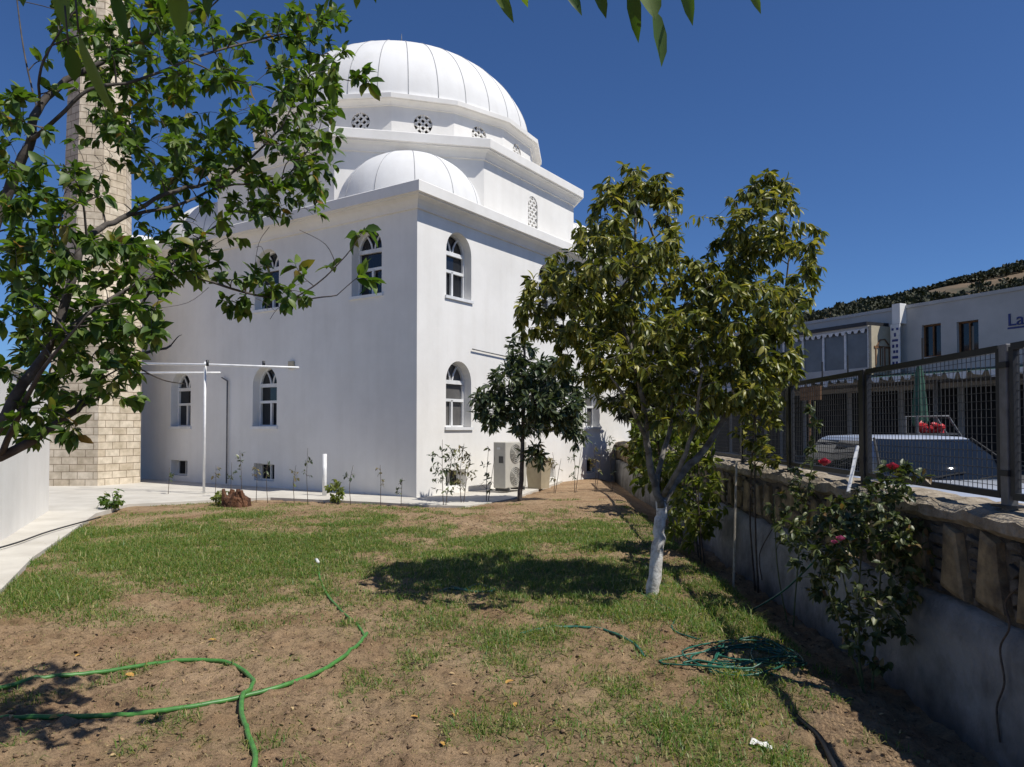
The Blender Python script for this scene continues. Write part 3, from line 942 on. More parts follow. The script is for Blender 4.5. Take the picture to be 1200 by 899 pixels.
# ------------------------------------------------------------------ air conditioners
def ac(px, py, Y, w_, dp_, h_, label, fans):
    p = at(px, py, Y); r_ = empty('air_conditioner', (p.x, p.y, .05), PHI, label, 'air conditioner')
    m_ = MB(); m_.box((0, 0, .08 + h_ / 2), (w_, dp_, h_)); bd = m_.build('casing', 'beige_metal', r_, bevel=.02)
    for sx in (-1, 1):
        m_ = MB(); m_.box((sx * w_ * .35, 0, .04), (.06, dp_ * 1.1, .08)); m_.build('foot', 'ac_dark', r_)
    for k in range(fans):
        zc = .08 + h_ * ((k + .5) / fans); rr_ = min(w_, h_ / fans) * .4
        m_ = MB()
        for q in (1, .8, .6, .4, .2):
            m_.tube([(rr_ * q * math.cos(t) - .05, -dp_ / 2 - .018, zc + rr_ * q * math.sin(t)) for t in np.linspace(0, 2 * math.pi, 25)], .006, 5)
        for t in np.linspace(0, math.pi, 6)[:-1]:
            m_.bar((-.05 - rr_ * math.cos(t), -dp_ / 2 - .015, zc - rr_ * math.sin(t)), (-.05 + rr_ * math.cos(t), -dp_ / 2 - .015, zc + rr_ * math.sin(t)), .008)
        g = m_.build('fan_grille', 'beige_metal', r_)
        m_ = MB(); m_.tube([(-.05, -dp_ / 2 - .004, zc), (-.05, -dp_ / 2 - .001, zc)], rr_ * 1.03, 28); m_.build('fan_opening', 'ac_mid', g)
    m_ = MB(); m_.box((-w_ / 2 - .006, -.05, .08 + h_ * .62), (.012, .12, .16)); m_.build('valve_cover', 'ac_dark', r_)
    m_ = MB(); m_.box((-w_ / 2 - .004, .02, .08 + h_ * .86), (.008, .1, .05)); m_.build('handle', 'sign_white', r_)
    return r_


ac(598, 578, 18.3, .95, .36, 1.12, 'tall beige air conditioner unit with two fans beside the sunlit wall', 2)
q = at(631, 571, 19.3); pt = empty('planter', (q.x, q.y, .02), PHI, 'tan tapered planter box behind the small dark tree', 'planter')
m_ = MB(); m_.rings([[(x * k, y * k, z) for x, y in ((-1, -1), (1, -1), (1, 1), (-1, 1))] for k, z in ((.20, 0), (.25, .72), (.25, .78), (.23, .78), (.22, .7))], True, True); m_.build('box', 'tan', pt)
m_ = MB()
for sx in (-1, 1):
    m_.box((sx * .26, 0, .75), (.03, .54, .07)); m_.box((0, sx * .26, .75), (.48, .03, .068))
m_.build('rim', 'tan', pt)

# ------------------------------------------------------------------ garden wall and fence
gw = empty('garden_wall', (0, 0, 0), 0, 'rough stone garden wall on a white painted footing', 'wall')
Y0, Y1 = .6, 27.0
WD = Vector((WSL, 1, 0)).normalized(); WN = Vector((1, -WSL, 0)).normalized()


def wp(y, d, z): return Vector((wall_x(y), y, 0)) + WN * d + Vector((0, 0, z))


fm = MB(); ys = np.arange(Y0, Y1 + .01, .15)
prof = []
for y in ys:
    e = (vnoise(y * 2.1, 3.3) - .5) * .05; e2 = (vnoise(y * 3.7, 9.3) - .5) * .05
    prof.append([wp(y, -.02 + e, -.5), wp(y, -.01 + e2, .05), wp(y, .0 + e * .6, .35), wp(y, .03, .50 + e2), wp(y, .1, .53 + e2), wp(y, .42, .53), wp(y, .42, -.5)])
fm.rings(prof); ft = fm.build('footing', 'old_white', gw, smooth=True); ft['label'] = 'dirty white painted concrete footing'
cm = MB(); prof = []
TOP = 1.12
for y in ys:
    e = (vnoise(y * 5.1, 7.7) - .5) * .03
    prof.append([wp(y, .095, .5), wp(y, .085 + e, .8), wp(y, .09 + e, TOP - .1), wp(y, .43, TOP - .1), wp(y, .42, .5)])
cm.rings(prof); core = cm.build('core', 'mortar', gw)
# stones: tall tapering blocks with stacks of thin chips between them, each a bulged slab standing proud of the mortar
sm, sc_ = MB(), MB(); rs = random.Random(5)


def stone(mb_, quad, proud):
    quad = [(y + rs.uniform(-.022, .022), z + rs.uniform(-.018, .018)) for y, z in quad] if proud > .02 else quad
    quad = sum([[quad[i], ((quad[i][0] + quad[(i + 1) % 4][0]) / 2 + rs.uniform(-.012, .012), (quad[i][1] + quad[(i + 1) % 4][1]) / 2 + rs.uniform(-.012, .012))] for i in range(4)], [])
    cy = sum(q[0] for q in quad) / 8; cz = sum(q[1] for q in quad) / 8
    lo = [wp(y, .1, z) for y, z in quad]
    md = [wp(cy + (y - cy) * .97, .085 - proud * .75, cz + (z - cz) * .97) for y, z in quad]
    hi = [wp(cy + (y - cy) * .78, .085 - proud, cz + (z - cz) * .82) for y, z in quad]
    mb_.rings([lo, md, hi], False, True)


y = Y0 + .1
while y < Y1 - .6:
    kind = rs.random()
    wS = rs.uniform(.2, .36)
    zb, zt = .56, TOP - .12
    if kind < .6:
        tb_ = rs.uniform(.3, .75); h1 = zt - rs.uniform(0, .1)
        stone(sm, [(y, zb + rs.uniform(0, .03)), (y + wS, zb + rs.uniform(0, .03)), (y + wS * (.5 + tb_ / 2), h1), (y + wS * (.5 - tb_ / 2), h1 - rs.uniform(0, .04))], rs.uniform(.03, .06))
        y += wS * .92
        g = rs.uniform(.1, .17); z = zb
        while z < zt - .05:
            hh = rs.uniform(.035, .065); s1 = .45 + .75 * (z - zb) / (zt - zb)
            stone(sc_, [(y + g * (.5 - s1 / 2), z), (y + g * (.5 + s1 / 2), z + rs.uniform(-.01, .01)), (y + g * (.5 + s1 / 2), z + hh), (y + g * (.5 - s1 / 2), z + hh)], rs.uniform(.015, .04))
            z += hh + .022
        y += g + .015
    else:
        z = zb
        while z < zt - .08:
            hh = min(rs.uniform(.14, .28), zt - z)
            j = lambda: rs.uniform(-.025, .025)
            stone(sm, [(y + j(), z + j() + .01), (y + wS + j(), z + j() + .01), (y + wS + j(), z + hh - .02 + j()), (y + j(), z + hh - .02 + j())], rs.uniform(.02, .06))
            z += hh
        y += wS + .03
sm.build('stonework', 'stone', gw); sc_.build('chip_courses', 'dark_stone', gw)
cp = MB(); prof = []
for y in np.arange(Y0, Y1, .06):
    a = (vnoise(y * 6.1, 1.7) - .5) * .09; b_ = (vnoise(y * 8.3, 5.7) - .5) * .04; c = (vnoise(y * 11, 2.2) - .5) * .05
    prof.append([wp(y, .09 + a, TOP - .13), wp(y, .03 + a, TOP - .09 + b_), wp(y, .035 + a, TOP - .03 + c), wp(y, .1 + a * .5, TOP + b_), wp(y, .28, TOP + .02 + c), wp(y, .47, TOP + b_), wp(y, .47, TOP - .12)])
cp.rings(prof); cp.build('cap', 'wall_cap', gw)

fe = empty('fence', (0, 0, 0), 0, 'dark steel fence of welded wire panels along the stone wall top', 'fence')
FD = .2
pys = [2.4, 4.25, 6.13, 7.97, 9.83, 11.7, 13.55, 15.4, 17.3, 19.15, 21.0]
FT = 2.06
for i, y in enumerate(pys):
    m_ = MB(); m_.box(wp(y, FD, (TOP + FT) / 2), (.06, .07, FT - TOP + .04), rz=-WSL); ps = m_.build('post', 'grey_metal' if i == 1 else 'black_metal', fe, bevel=.006)
    m_ = MB(); m_.box(wp(y, FD, TOP + .03), (.13, .14, .014), rz=-WSL); m_.build('base_plate', 'black_metal', ps)
    for z in (TOP + .22, FT - .1):
        m_ = MB(); m_.box(wp(y, FD, z), (.075, .09, .035), rz=-WSL); m_.build('clamp', 'black_metal', ps)
for i in range(len(pys) - 1):
    ya, yb = pys[i] + .06, pys[i + 1] - .06
    m_ = MB()
    for z in (TOP + .09, FT): m_.bar(wp(ya, FD, z), wp(yb, FD, z), .04, .04)
    for y in (ya, yb): m_.bar(wp(y, FD, TOP + .09), wp(y, FD, FT), .038, .038)
    fr = m_.build('panel_frame', 'black_metal', fe)
    m_ = MB()
    for y in np.arange(ya + .05, yb, .05): m_.bar(wp(y, FD, TOP + .09), wp(y, FD, FT), .0032)
    for z in np.arange(TOP + .14, FT, .05): m_.bar(wp(ya, FD + .003, z), wp(yb, FD + .003, z), .0032)
    m_.build('wire_mesh', 'wire', fr)
# spikes of the hidden street railing stand above the top rail as in the picture: short finials on the rail
m_ = MB()
for i in range(1, 5):
    for t in (.18, .5, .82):
        y = pys[i] + (pys[i + 1] - pys[i]) * t
        m_.bar(wp(y, FD, FT + .02), wp(y, FD, FT + .17), .011)
m_.build('spikes', 'black_metal', fe)

# stakes
m_ = MB(); m_.bar(at(994, 577, 5.35), at(1005, 523, 5.55), .02); tag(m_.build('stake', 'white_pipe'), 'short white stake leaning against the wire fence', 'stake')
m_ = MB(); a = at(859, 655, 8.0); m_.bar((a.x, a.y, -.2), at(863, 540, 8.0), .018); tag(m_.build('stake', 'bamboo'), 'thin pale upright stake before the stone wall beside the bushes', 'stake')


# ------------------------------------------------------------------ hoses
def hose(pxs, r, mat, label, name='garden_hose', sub=7, lift=0):
    pts = [onG(*q[:2], r * .9 + (q[2] if len(q) > 2 else 0)) for q in pxs]
    cc = catmull(pts, sub)
    gz = np.array([ground_z(p) for p in cc]); ext = np.array([p.z for p in cc])
    k_ = np.ones(9) / 9
    sm_ = np.convolve(np.pad(gz, 4, mode='edge'), k_, mode='valid') + r * .75
    dz = np.interp(np.arange(len(cc)), np.arange(len(pxs)) * sub, [(q[2] if len(q) > 2 else 0) for q in pxs])
    for i, p in enumerate(cc): p.z = max(sm_[i], gz[i] - r * .1) + dz[i]
    m_ = MB(); m_.tube(cc, r, 10)
    return tag(m_.build(name, mat, smooth=True), label, 'hose')


hose([(-60, 842), (0, 836), (60, 832), (150, 831), (225, 823), (285, 811), (335, 800), (385, 778), (418, 755), (430, 738)], .0145, 'hose_green', 'long green garden hose running straight across the bare soil and up to the lawn')
hose([(-60, 806), (0, 800), (70, 788), (112, 781), (180, 773), (240, 770), (275, 775), (296, 790), (294, 803), (285, 813, .034), (283, 830), (290, 855), (299, 878), (296, 900), (285, 930)], .0145, 'hose_green', 'green garden hose bending in a tight loop towards the foreground')
hose([(428, 742), (418, 728), (400, 712), (383, 693), (375, 675), (373, 660)], .011, 'hose_green', 'thin green hose end curling into the grass with a white connector')
p = onG(373, 659, .02); m_ = MB(); m_.tube([p, p + Vector((-.05, .1, .02))], .02, 8); tag(m_.build('hose_connector', 'sign_white', smooth=True), 'small white connector at the thin hose end', 'connector')
rs = random.Random(8); pts = []
for k in range(46):
    a = k * 1.05 + rs.uniform(-.3, .3); ex = 58 + rs.uniform(-40, 26)
    pts.append((868 + ex * math.cos(a) + rs.uniform(-14, 14), 766 + 13 * math.sin(a) + rs.uniform(-9, 9), rs.uniform(0, .035)))
hose([(748, 692), (772, 705), (793, 718), (796, 738)] + pts + [(950, 795), (975, 802), (1000, 803)], .0062, 'hose_teal', 'tangled pile of thin teal hose near the rose bush', 'hose_tangle', 5)
rs = random.Random(4)
hose([(500, 686), (520, 684), (545, 688), (560, 683), (580, 690), (560, 693), (530, 689), (515, 693)], .013, 'hose_teal', 'short teal hose piece lying in the shade of the tree', sub=5)
hose([(610, 740), (650, 733), (700, 734), (740, 748), (755, 765)], .011, 'hose_teal', 'faint teal hose crossing the dry grass near the tree trunk')
a, b_ = onG(882, 703, .02), at(960, 652, 6.3)
m_ = MB(); m_.tube(catmull([a, (a + b_) / 2 + Vector((0, 0, -.05)), b_], 6), .009, 8); tag(m_.build('garden_hose', 'hose_teal', smooth=True), 'teal hose rising from the soil onto the white footing', 'hose')
m_ = MB(); m_.tube(catmull([G(-30, 650, .055), G(20, 636, .055), G(60, 622, .055), G(118, 606, .055)], 5), .012, 8)
tag(m_.build('cable', 'black_metal', smooth=True), 'dark cable lying across the pale concrete walkway', 'cable')
m_ = MB(); m_.tube(catmull([onG(905, 800, .0), onG(935, 830, .01), onG(960, 860, .02), onG(975, 885, .01), onG(990, 915, .0)], 6), .014, 8)
tag(m_.build('irrigation_pipe', 'black_metal', smooth=True), 'dark irrigation pipe half buried in the bare soil beside the wall', 'pipe')

# cracks / cable on the footing: dead creeper stems
for k, pp in enumerate(([(1192, 690), (1178, 706), (1183, 735), (1172, 760), (1177, 800), (1168, 830), (1172, 870)], [(905, 620), (890, 650), (893, 680)], [(985, 640), (965, 655), (958, 690)])):
    m_ = MB(); pts = []
    for px, py in pp:
        q = ray(px, py); t = (WX0 - .035) / (q.x - WSL * q.y); v_ = Vector((0, 0, EYE)) + q * t; pts.append(v_)
    m_.tube(catmull(pts, 5), .0055, 6)
    tag(m_.build('creeper_stem', 'bark', smooth=True), ['dead creeper stem on the footing at the right edge', 'dead creeper stem on the far end of the footing', 'curved creeper stem on the footing behind the rose bush'][k], 'creeper')

# ------------------------------------------------------------------ main tree (whitewashed trunk)
tb0 = onG(763, 694, -.03); root = empty('fruit_tree', tb0, 0, 'olive green leafy tree with whitewashed trunk in the middle of the garden', 'tree')
random.seed(21)
T = Tree(); Yt = tb0.y


def lp(px, py, Y): return at(px, py, Y) - tb0


T.limb([Vector((0, 0, -.08)), lp(770, 650, Yt), lp(774, 610, Yt + .02), lp(775, 585, Yt + .03)], .066, .05, 12)
trunk_mb, T.mb = T.mb, MB()
limbs = [([(775, 595, 0), (762, 545, .0), (757, 500, -.1), (745, 430, -.15), (725, 370, -.2), (712, 330, -.1)], .04, .012),
         ([(776, 590, .02), (795, 560, .1), (830, 520, .15), (860, 470, .2), (880, 420, .2), (892, 385, .15), (900, 350, .1)], .044, .012),
         ([(774, 600, 0), (770, 560, .2), (785, 500, .5), (790, 420, .75), (780, 330, .8), (760, 260, .6)], .032, .012),
         ([(778, 580, 0), (800, 540, -.25), (815, 490, -.4), (822, 440, -.6)], .03, .011),
         ([(760, 520, -.05), (738, 475, -.3), (715, 440, -.4)], .024, .008),
         ([(757, 500, -.05), (720, 450, .3), (680, 415, .6), (650, 385, .6)], .022, .008),
         ([(860, 470, .2), (890, 430, .5), (915, 370, .7), (925, 300, .6)], .02, .008),
         ([(745, 430, -.15), (740, 350, -.1), (745, 270, .1), (740, 215, .1)], .02, .008)]
for pts, r0, r1 in limbs: T.limb([lp(a, b_, Yt + c) for a, b_, c in pts], r0, r1, 8)
# crown volume: ellipsoids (picture centre, radii in metres)
EL = [(790, 470, .1, .62, .6, .28, 50), (860, 450, .1, .4, .5, .3, 34), (745, 450, -.1, .4, .5, .28, 30), (742, 262, .05, .52, .60, .55, 90), (705, 320, -.1, .65, .8, .48, 110), (668, 365, 0, .62, .7, .40, 90), (640, 345, .2, .3, .4, .3, 26), (770, 350, .3, .75, .85, .62, 130), (740, 400, -.2, .7, .8, .40, 80),
      (885, 265, .1, .40, .5, .50, 75), (905, 320, .1, .46, .6, .55, 90), (870, 380, -.2, .6, .75, .52, 90), (900, 410, .2, .42, .5, .40, 50), (820, 400, .1, .6, .7, .40, 60),
      (745, 225, .05, .28, .25, .22, 26), (905, 222, .1, .2, .25, .18, 14), (830, 340, .2, .45, .55, .33, 40), (700, 425, .1, .5, .6, .22, 30), (830, 455, 0, .6, .6, .2, 26)]
for px, py, dy, rx, ry, rz, n in EL:
    ry *= 1.45; c = lp(px, py, Yt + dy * 1.4)
    for k in range(int(n * 1.3)):
        v_ = rv().normalized() * random.uniform(.35, 1) ** .6
        T.twig(c + Vector((v_.x * rx, v_.y * ry, v_.z * rz)), .004, random.randint(14, 20), (.055, .12), .36, down=.8, frac=.7, dr=(.15, .6))
trunk_mb.build('trunk', 'lime_trunk', root, smooth=True)
T.done(root, 'pale_limb', 'walnut_leaf', 'limbs')

# ------------------------------------------------------------------ foreground tree, left
random.seed(33)
fr0 = Vector((-3.6, 2.6, 0)); root = empty('foreground_tree', fr0, 0, 'glossy green leafy tree reaching in from the left edge', 'tree')
T = Tree()


def fp(px, py, Y): return at(px, py, Y) - fr0


T.limb([Vector((0, 0, -.1)), Vector((.05, .05, .6)), Vector((.15, .1, 1.1)), fp(-120, 560, 2.9)], .11, .07, 12)
big_l = [([(-120, 560, 2.9), (0, 535, 2.95), (62, 500, 3.0), (104, 466, 3.05), (118, 438, 3.1), (150, 420, 3.2), (200, 405, 3.4)], 0.0224, 0.0049),
         ([(-120, 560, 2.9), (-20, 520, 2.8), (20, 460, 2.8), (60, 400, 2.85), (95, 295, 2.9), (112, 272, 3.0), (150, 252, 3.1), (205, 222, 3.2), (270, 205, 3.4), (330, 150, 3.5)], 0.0238, 0.0042),
         ([(-120, 560, 2.9), (-60, 400, 3.0), (0, 248, 3.1), (32, 172, 3.1), (44, 130, 3.1), (78, 95, 3.2), (130, 66, 3.3), (200, 28, 3.3), (280, -20, 3.4)], 0.0264, 0.0056),
         ([(36, 165, 3.1), (60, 145, 3.0), (105, 105, 3.0), (160, 95, 3.1), (235, 65, 3.2), (310, 45, 3.4), (370, 30, 3.5)], 0.0092, 0.0035),
         ([(150, 252, 3.1), (210, 240, 3.3), (262, 218, 3.5), (330, 210, 3.6), (372, 160, 3.7)], 0.0079, 0.0028),
         ([(60, 400, 2.85), (130, 350, 3.0), (200, 320, 3.2), (285, 342, 3.4), (340, 352, 3.5), (395, 346, 3.5)], 0.0092, 0.0028),
         ([(340, 352, 3.5), (375, 330, 3.5), (405, 300, 3.5), (420, 280, 3.5)], 0.0040, 0.0021),
         ([(104, 466, 3.05), (150, 380, 3.2), (210, 300, 3.3), (260, 260, 3.4)], 0.0079, 0.0028),
         ([(44, 130, 3.1), (30, 70, 3.15), (20, 0, 3.2), (18, -30, 3.2)], 0.0040, 0.0021),
         ([(46, 125, 3.1), (48, 80, 3.0), (70, 38, 3.0), (90, 10, 3.0)], 0.0066, 0.0028),
         ([(0, 535, 2.95), (30, 470, 2.8), (60, 420, 2.7), (110, 360, 2.7)], 0.0132, 0.0035),
         ([(330, 150, 3.5), (350, 110, 3.5), (370, 85, 3.5), (410, 95, 3.5), (430, 92, 3.5)], 0.0033, 0.0021),
         ([(160, 430, 3.2), (190, 445, 3.3), (215, 450, 3.3)], 0.0040, 0.0021)]
for pts, r0, r1 in big_l: T.limb([fp(*q) for q in pts], r0, r1, 8)
# twig ends: picture region, depth range, how many
ZN = [(100, 420, 10, 110, 3.0, 4.0, 62), (100, 400, 90, 200, 3.0, 4.0, 78), (180, 390, 180, 260, 3.2, 3.9, 34), (0, 110, 190, 290, 2.7, 3.4, 22), (0, 190, 280, 400, 2.6, 3.3, 62), (0, 170, 385, 470, 2.7, 3.4, 42),
      (150, 250, 270, 340, 3.0, 3.5, 22), (-10, 30, 100, 210, 2.8, 3.2, 10), (250, 400, 335, 365, 3.3, 3.6, 9), (210, 330, 250, 330, 3.2, 3.6, 12), (60, 240, 0, 60, 3.0, 3.8, 26), (0, 90, 460, 520, 2.7, 3.1, 12)]
for x0, x1, ya, yb, d0, d1, n in ZN:
    for k in range(int(n * 1.6)):
        T.twig(fp(random.uniform(x0, x1), random.uniform(ya, yb), random.uniform(d0, d1)), .0026, random.randint(9, 15), (.034, .072), .52, down=.15, frac=.5, dr=(.1, .5), spread=.9)
for k in range(60):
    T.twig(fp(random.uniform(55, 175), random.uniform(-10, 340), random.uniform(2.9, 3.7)), .0026, random.randint(6, 11), (.034, .07), .5, down=.15, frac=.5)
for k in range(90):
    T.twig(fp(random.uniform(20, 390), random.uniform(20, 400), random.uniform(2.9, 3.8)), .0024, 0)
for px, py in ((418, 275), (428, 268), (425, 322), (432, 330), (388, 312), (345, 308), (355, 322), (425, 85), (432, 98), (385, 95), (300, 325), (320, 335)):
    T.twig(fp(px, py, 3.5), .0025, 6, (.06, .10), .5, down=.1, frac=.4)
# the outer, nearer limb that droops over the viewer, with large hanging leaves
T.limb([Vector((.05, .0, .9)), Vector((.6, -.6, 2.2)), fp(-40, -160, 1.6), fp(150, -60, 1.5), fp(420, -70, 1.5), fp(620, -55, 1.45), fp(760, -50, 1.5), fp(900, -50, 1.5)], .03, .004, 8)
for k in range(46):  # unseen twigs above the view, added to shade the large hanging leaves
    T.twig(fp(random.uniform(120, 420), random.uniform(-420, -140), random.uniform(1.05, 1.45)), .003, random.randint(6, 9), (.08, .13), .55, down=.3)
BIGL = [(66, -30, 76, 30, 1.45, .022), (92, 38, 128, 138, 1.35, .02), (80, 52, 90, 98, 1.4, .022), (205, -25, 212, 40, 1.4, .026), (128, -25, 150, 48, 1.5, .018),
        (575, -30, 600, 22, 1.5, .018), (612, -30, 616, 10, 1.5, .018), (655, -30, 681, 12, 1.5, .018), (692, -40, 711, 20, 1.5, .02), (738, -35, 748, 50, 1.5, .02), (764, 8, 781, 76, 1.5, .028), (752, -25, 770, 20, 1.45, .034),
        (800, -40, 810, 26, 1.5, .02), (872, -30, 892, 14, 1.5, .014), (415, -30, 420, 12, 1.5, .016), (440, -30, 438, 2, 1.5, .014), (250, -30, 240, 18, 1.5, .022), (30, -40, 24, 6, 1.5, .024)]
for x0, ya, x1, yb, Y, wd in BIGL:
    a, b_ = fp(x0, ya, Y), fp(x1, yb, Y + random.uniform(-.05, .05))
    T.mb.tube([fp(x0 - 4, -62 if ya < 0 else ya - 45, Y), a], .0018, 5)
    T.lv.add(a, b_ - a, Vector((random.uniform(-.6, .6), -1, .5)), (b_ - a).length, wd * 1.5, .12)
T.done(root, 'grey_bark', 'near_leaf')

# ------------------------------------------------------------------ small dark tree by the mosque
random.seed(5)
b0 = onG(609, 589, -.03); root = empty('loquat_tree', b0, 0, 'small dark leathery leaved tree on a thin trunk before the sunlit mosque wall', 'tree')
T = Tree(); Yl = b0.y
lq = lambda px, py, Y: at(px, py, Yl + Y) - b0
T.limb([Vector((0, 0, -.05)), lq(612, 540, 0), lq(613, 490, 0), lq(615, 430, .05), lq(612, 380, 0)], .055, .02, 9)
for pts in ([(612, 520, 0), (595, 490, -.1), (575, 470, -.1)], [(613, 500, 0), (640, 480, .2), (668, 470, .3)], [(613, 500, 0), (625, 470, -.4), (650, 440, -.4)], [(614, 480, 0), (600, 450, .3), (590, 420, .3)]):
    T.limb([lq(*q) for q in pts], .022, .009, 7)
for px, py, dy, rx, ry, rz, n in ((574, 475, 0, .40, .45, .55, 48), (625, 480, 0, .6, .7, .62, 80), (660, 475, .1, .55, .6, .62, 70), (645, 440, 0, .6, .6, .38, 50), (610, 410, 0, .3, .3, .35, 16), (600, 445, 0, .45, .5, .4, 34), (625, 535, 0, .25, .3, .3, 12), (675, 505, .1, .25, .3, .35, 12)):
    c = lq(px, py, dy)
    for k in range(int(n * 1.4)):
        v_ = rv().normalized() * random.uniform(.3, 1) ** .5
        T.twig(c + Vector((v_.x * rx, v_.y * ry, v_.z * rz)), .005, random.randint(9, 14), (.14, .23), .33, down=.35, frac=.45, dr=(.1, .5))
T.done(root, 'grey_bark', 'loquat_leaf')


# ------------------------------------------------------------------ other bushes and trees
def shrub(name, loc, label, cat, blobs, leaf, bark, L, wr, stems, seed, r=.012, per=(6, 9), down=.2, tw=.004, tn='stems', cn='foliage', group=None, frac=.6):
    random.seed(seed); loc = Vector(loc)
    root = empty(name, loc, 0, label, cat, group); T = Tree()
    for pts in stems: T.limb([Vector(p) for p in pts], r, r * .4, 7)
    for c, rx, ry, rz, n in blobs:
        c = Vector(c)
        for k in range(n):
            v_ = rv().normalized() * random.uniform(.2, 1) ** .5
            T.twig(c + Vector((v_.x * rx, v_.y * ry, v_.z * rz)), tw, random.randint(*per), L, wr, down=down, frac=frac)
    T.done(root, bark, leaf, tn, cn); return root


# dark shaggy tree beyond the mosque's end
q = at(758, 566, 23.2)
shrub('evergreen_tree', (q.x, q.y, 0), 'dark shaggy evergreen tree on a thick trunk beyond the mosque end', 'tree',
      [((-.7, 0, 2.4), .6, .5, .45, 50), ((-.1, 0, 2.2), .7, .8, .6, 70), ((.6, 0, 2.7), .9, .9, .8, 70), ((.1, 0, 3.3), .9, .8, .6, 50)], 'dark_leaf', 'bark', (.2, .4), .22,
      [[(0, 0, -.1), (.05, 0, .9), (0, 0, 1.8), (0, 0, 3.4)]], 2, r=.26, per=(10, 14), down=.6, tw=.012, tn='trunk', cn='crown')
q = at(775, 575, 19)
shrub('dry_bush', (q.x, q.y, 0), 'brown and green scrubby bush behind the whitewashed trunk', 'bush', [((0, 0, .8), .6, .6, .7, 50), ((.6, .4, .7), .6, .6, .6, 40)], 'dry_leaf', 'bark', (.1, .2), .3,
      [[(0, 0, -.1), (.1, 0, .5), (0, .1, 1.2)], [(.5, .3, -.1), (.6, .3, .5), (.7, .4, 1)]], 3, per=(8, 12))
q = Vector((wall_x(9.6) - .42, 9.6, -.1))
shrub('green_bush', q, 'tall yellow green bush against the wall behind the whitewashed tree', 'bush',
      [((-.05, 0, 1.0), .42, .7, .75, 90), ((-.1, 0, 1.75), .34, .5, .45, 45), ((-.1, .3, .5), .4, .6, .4, 40)], 'bush_leaf', 'bark', (.08, .14), .4,
      [[(0, 0, -.1), (-.05, 0, .7), (-.1, .1, 1.7)], [(.05, .3, -.1), (.0, .4, .7), (.05, .4, 1.4)], [(0, -.2, -.1), (-.1, -.3, .6), (-.1, -.3, 1.3)]], 4, per=(8, 12), down=.4)
q = Vector((wall_x(8.1) - .12, 8.1, -.1))
shrub('green_bush', q, 'darker bush whose foliage rises above the wall before the fence', 'bush',
      [((.0, 0, 1.85), .28, .5, .4, 50), ((.1, .2, 2.2), .22, .4, .3, 28), ((.05, 0, 1.45), .16, .4, .22, 18)], 'walnut_leaf', 'bark', (.07, .12), .42, [[(0, 0, -.1), (-.03, 0, .8), (.0, .05, 1.9)], [(0, .1, -.1), (-.02, .2, .8), (.08, .3, 2.0)]], 6, per=(7, 10), down=.4)
# bushes and trees far along the wall
for k, (y, dx, h, lab) in enumerate(((14.0, -.3, 1.9, 'dense green bush halfway along the wall beyond the tree'), (18.5, .1, 2.1, 'taller green bush near the far end of the garden wall'), (28.5, -.3, 3.0, 'far green tree at the end of the garden wall'))):
    shrub('wall_bush', (wall_x(y) + dx, y, 0), lab, 'bush', [((0, 0, h * .55), .6, .8, h * .42, 60), ((.1, .3, h * .8), .5, .6, h * .25, 30)], 'bush_leaf' if k != 1 else 'walnut_leaf', 'bark', (.13, .22), .4,
          [[(0, 0, -.1), (.05, 0, h * .5), (0, 0, h * .85)]], 8 + k, r=.04, per=(8, 11), down=.4)


# roses
def rose(px, py, Y, r, parent_mb, seed):
    c = at(px, py, Y); rs = random.Random(seed)
    for k in range(5):
        rr_ = r * (1 - k * .18)
        for j in range(6):
            a = j * math.pi / 3 + k * .5 + rs.uniform(-.2, .2)
            d = Vector((math.cos(a), math.sin(a), 0)); s_ = Vector((-d.y, d.x, 0))
            b_ = c + Vector((0, 0, -r * .5)); m1 = c + d * rr_ * .9 + Vector((0, 0, r * .1 + k * r * .08)); t = c + d * rr_ * (1.05 - k * .1) + Vector((0, 0, r * .5 + k * r * .12))
            w_ = rr_ * .55
            parent_mb.add([b_, m1 - s_ * w_, m1 + s_ * w_, t - s_ * w_ * .8, t + s_ * w_ * .8], [(0, 1, 2), (1, 2, 4, 3)])
    return c


r1 = Vector((wall_x(5.0) - .30, 5.0, -.16))
rb = shrub('rose_bush', r1, 'large rose bush with one red bloom before the stone wall', 'rose bush',
           [((.0, 0, .8), .46, .42, .45, 150), ((.12, .1, 1.15), .36, .34, .3, 80), ((-.2, .1, 1.0), .34, .35, .28, 50), ((.22, .0, 1.38), .18, .2, .16, 22), ((.0, -.05, .4), .26, .26, .25, 26)], 'rose_leaf', 'stem_green', (.04, .07), .6,
           [[(0, 0, -.1), (-.1, 0, .5), (-.2, .05, 1.1)], [(.03, 0, -.1), (.1, .03, .6), (.2, .05, 1.35)], [(-.02, .05, -.1), (0, .1, .6), (.05, .1, 1.2)], [(0, -.03, -.1), (-.2, -.1, .4), (-.35, -.1, .85)]], 12, r=.009, per=(6, 9), down=.25, tw=.002)
m_ = MB(); rose(1046, 548, 4.95, .036, m_, 1); o = m_.build('red_bloom', 'rose_red', rb); o.matrix_parent_inverse = Matrix.Translation(-r1)
m_ = MB(); rose(985, 632, 4.75, .026, m_, 4); rose(978, 636, 4.8, .02, m_, 6); o = m_.build('pink_bloom', 'rose_pink', rb); o.matrix_parent_inverse = Matrix.Translation(-r1)
r2 = Vector((wall_x(6.7) - .22, 6.7, -.16))
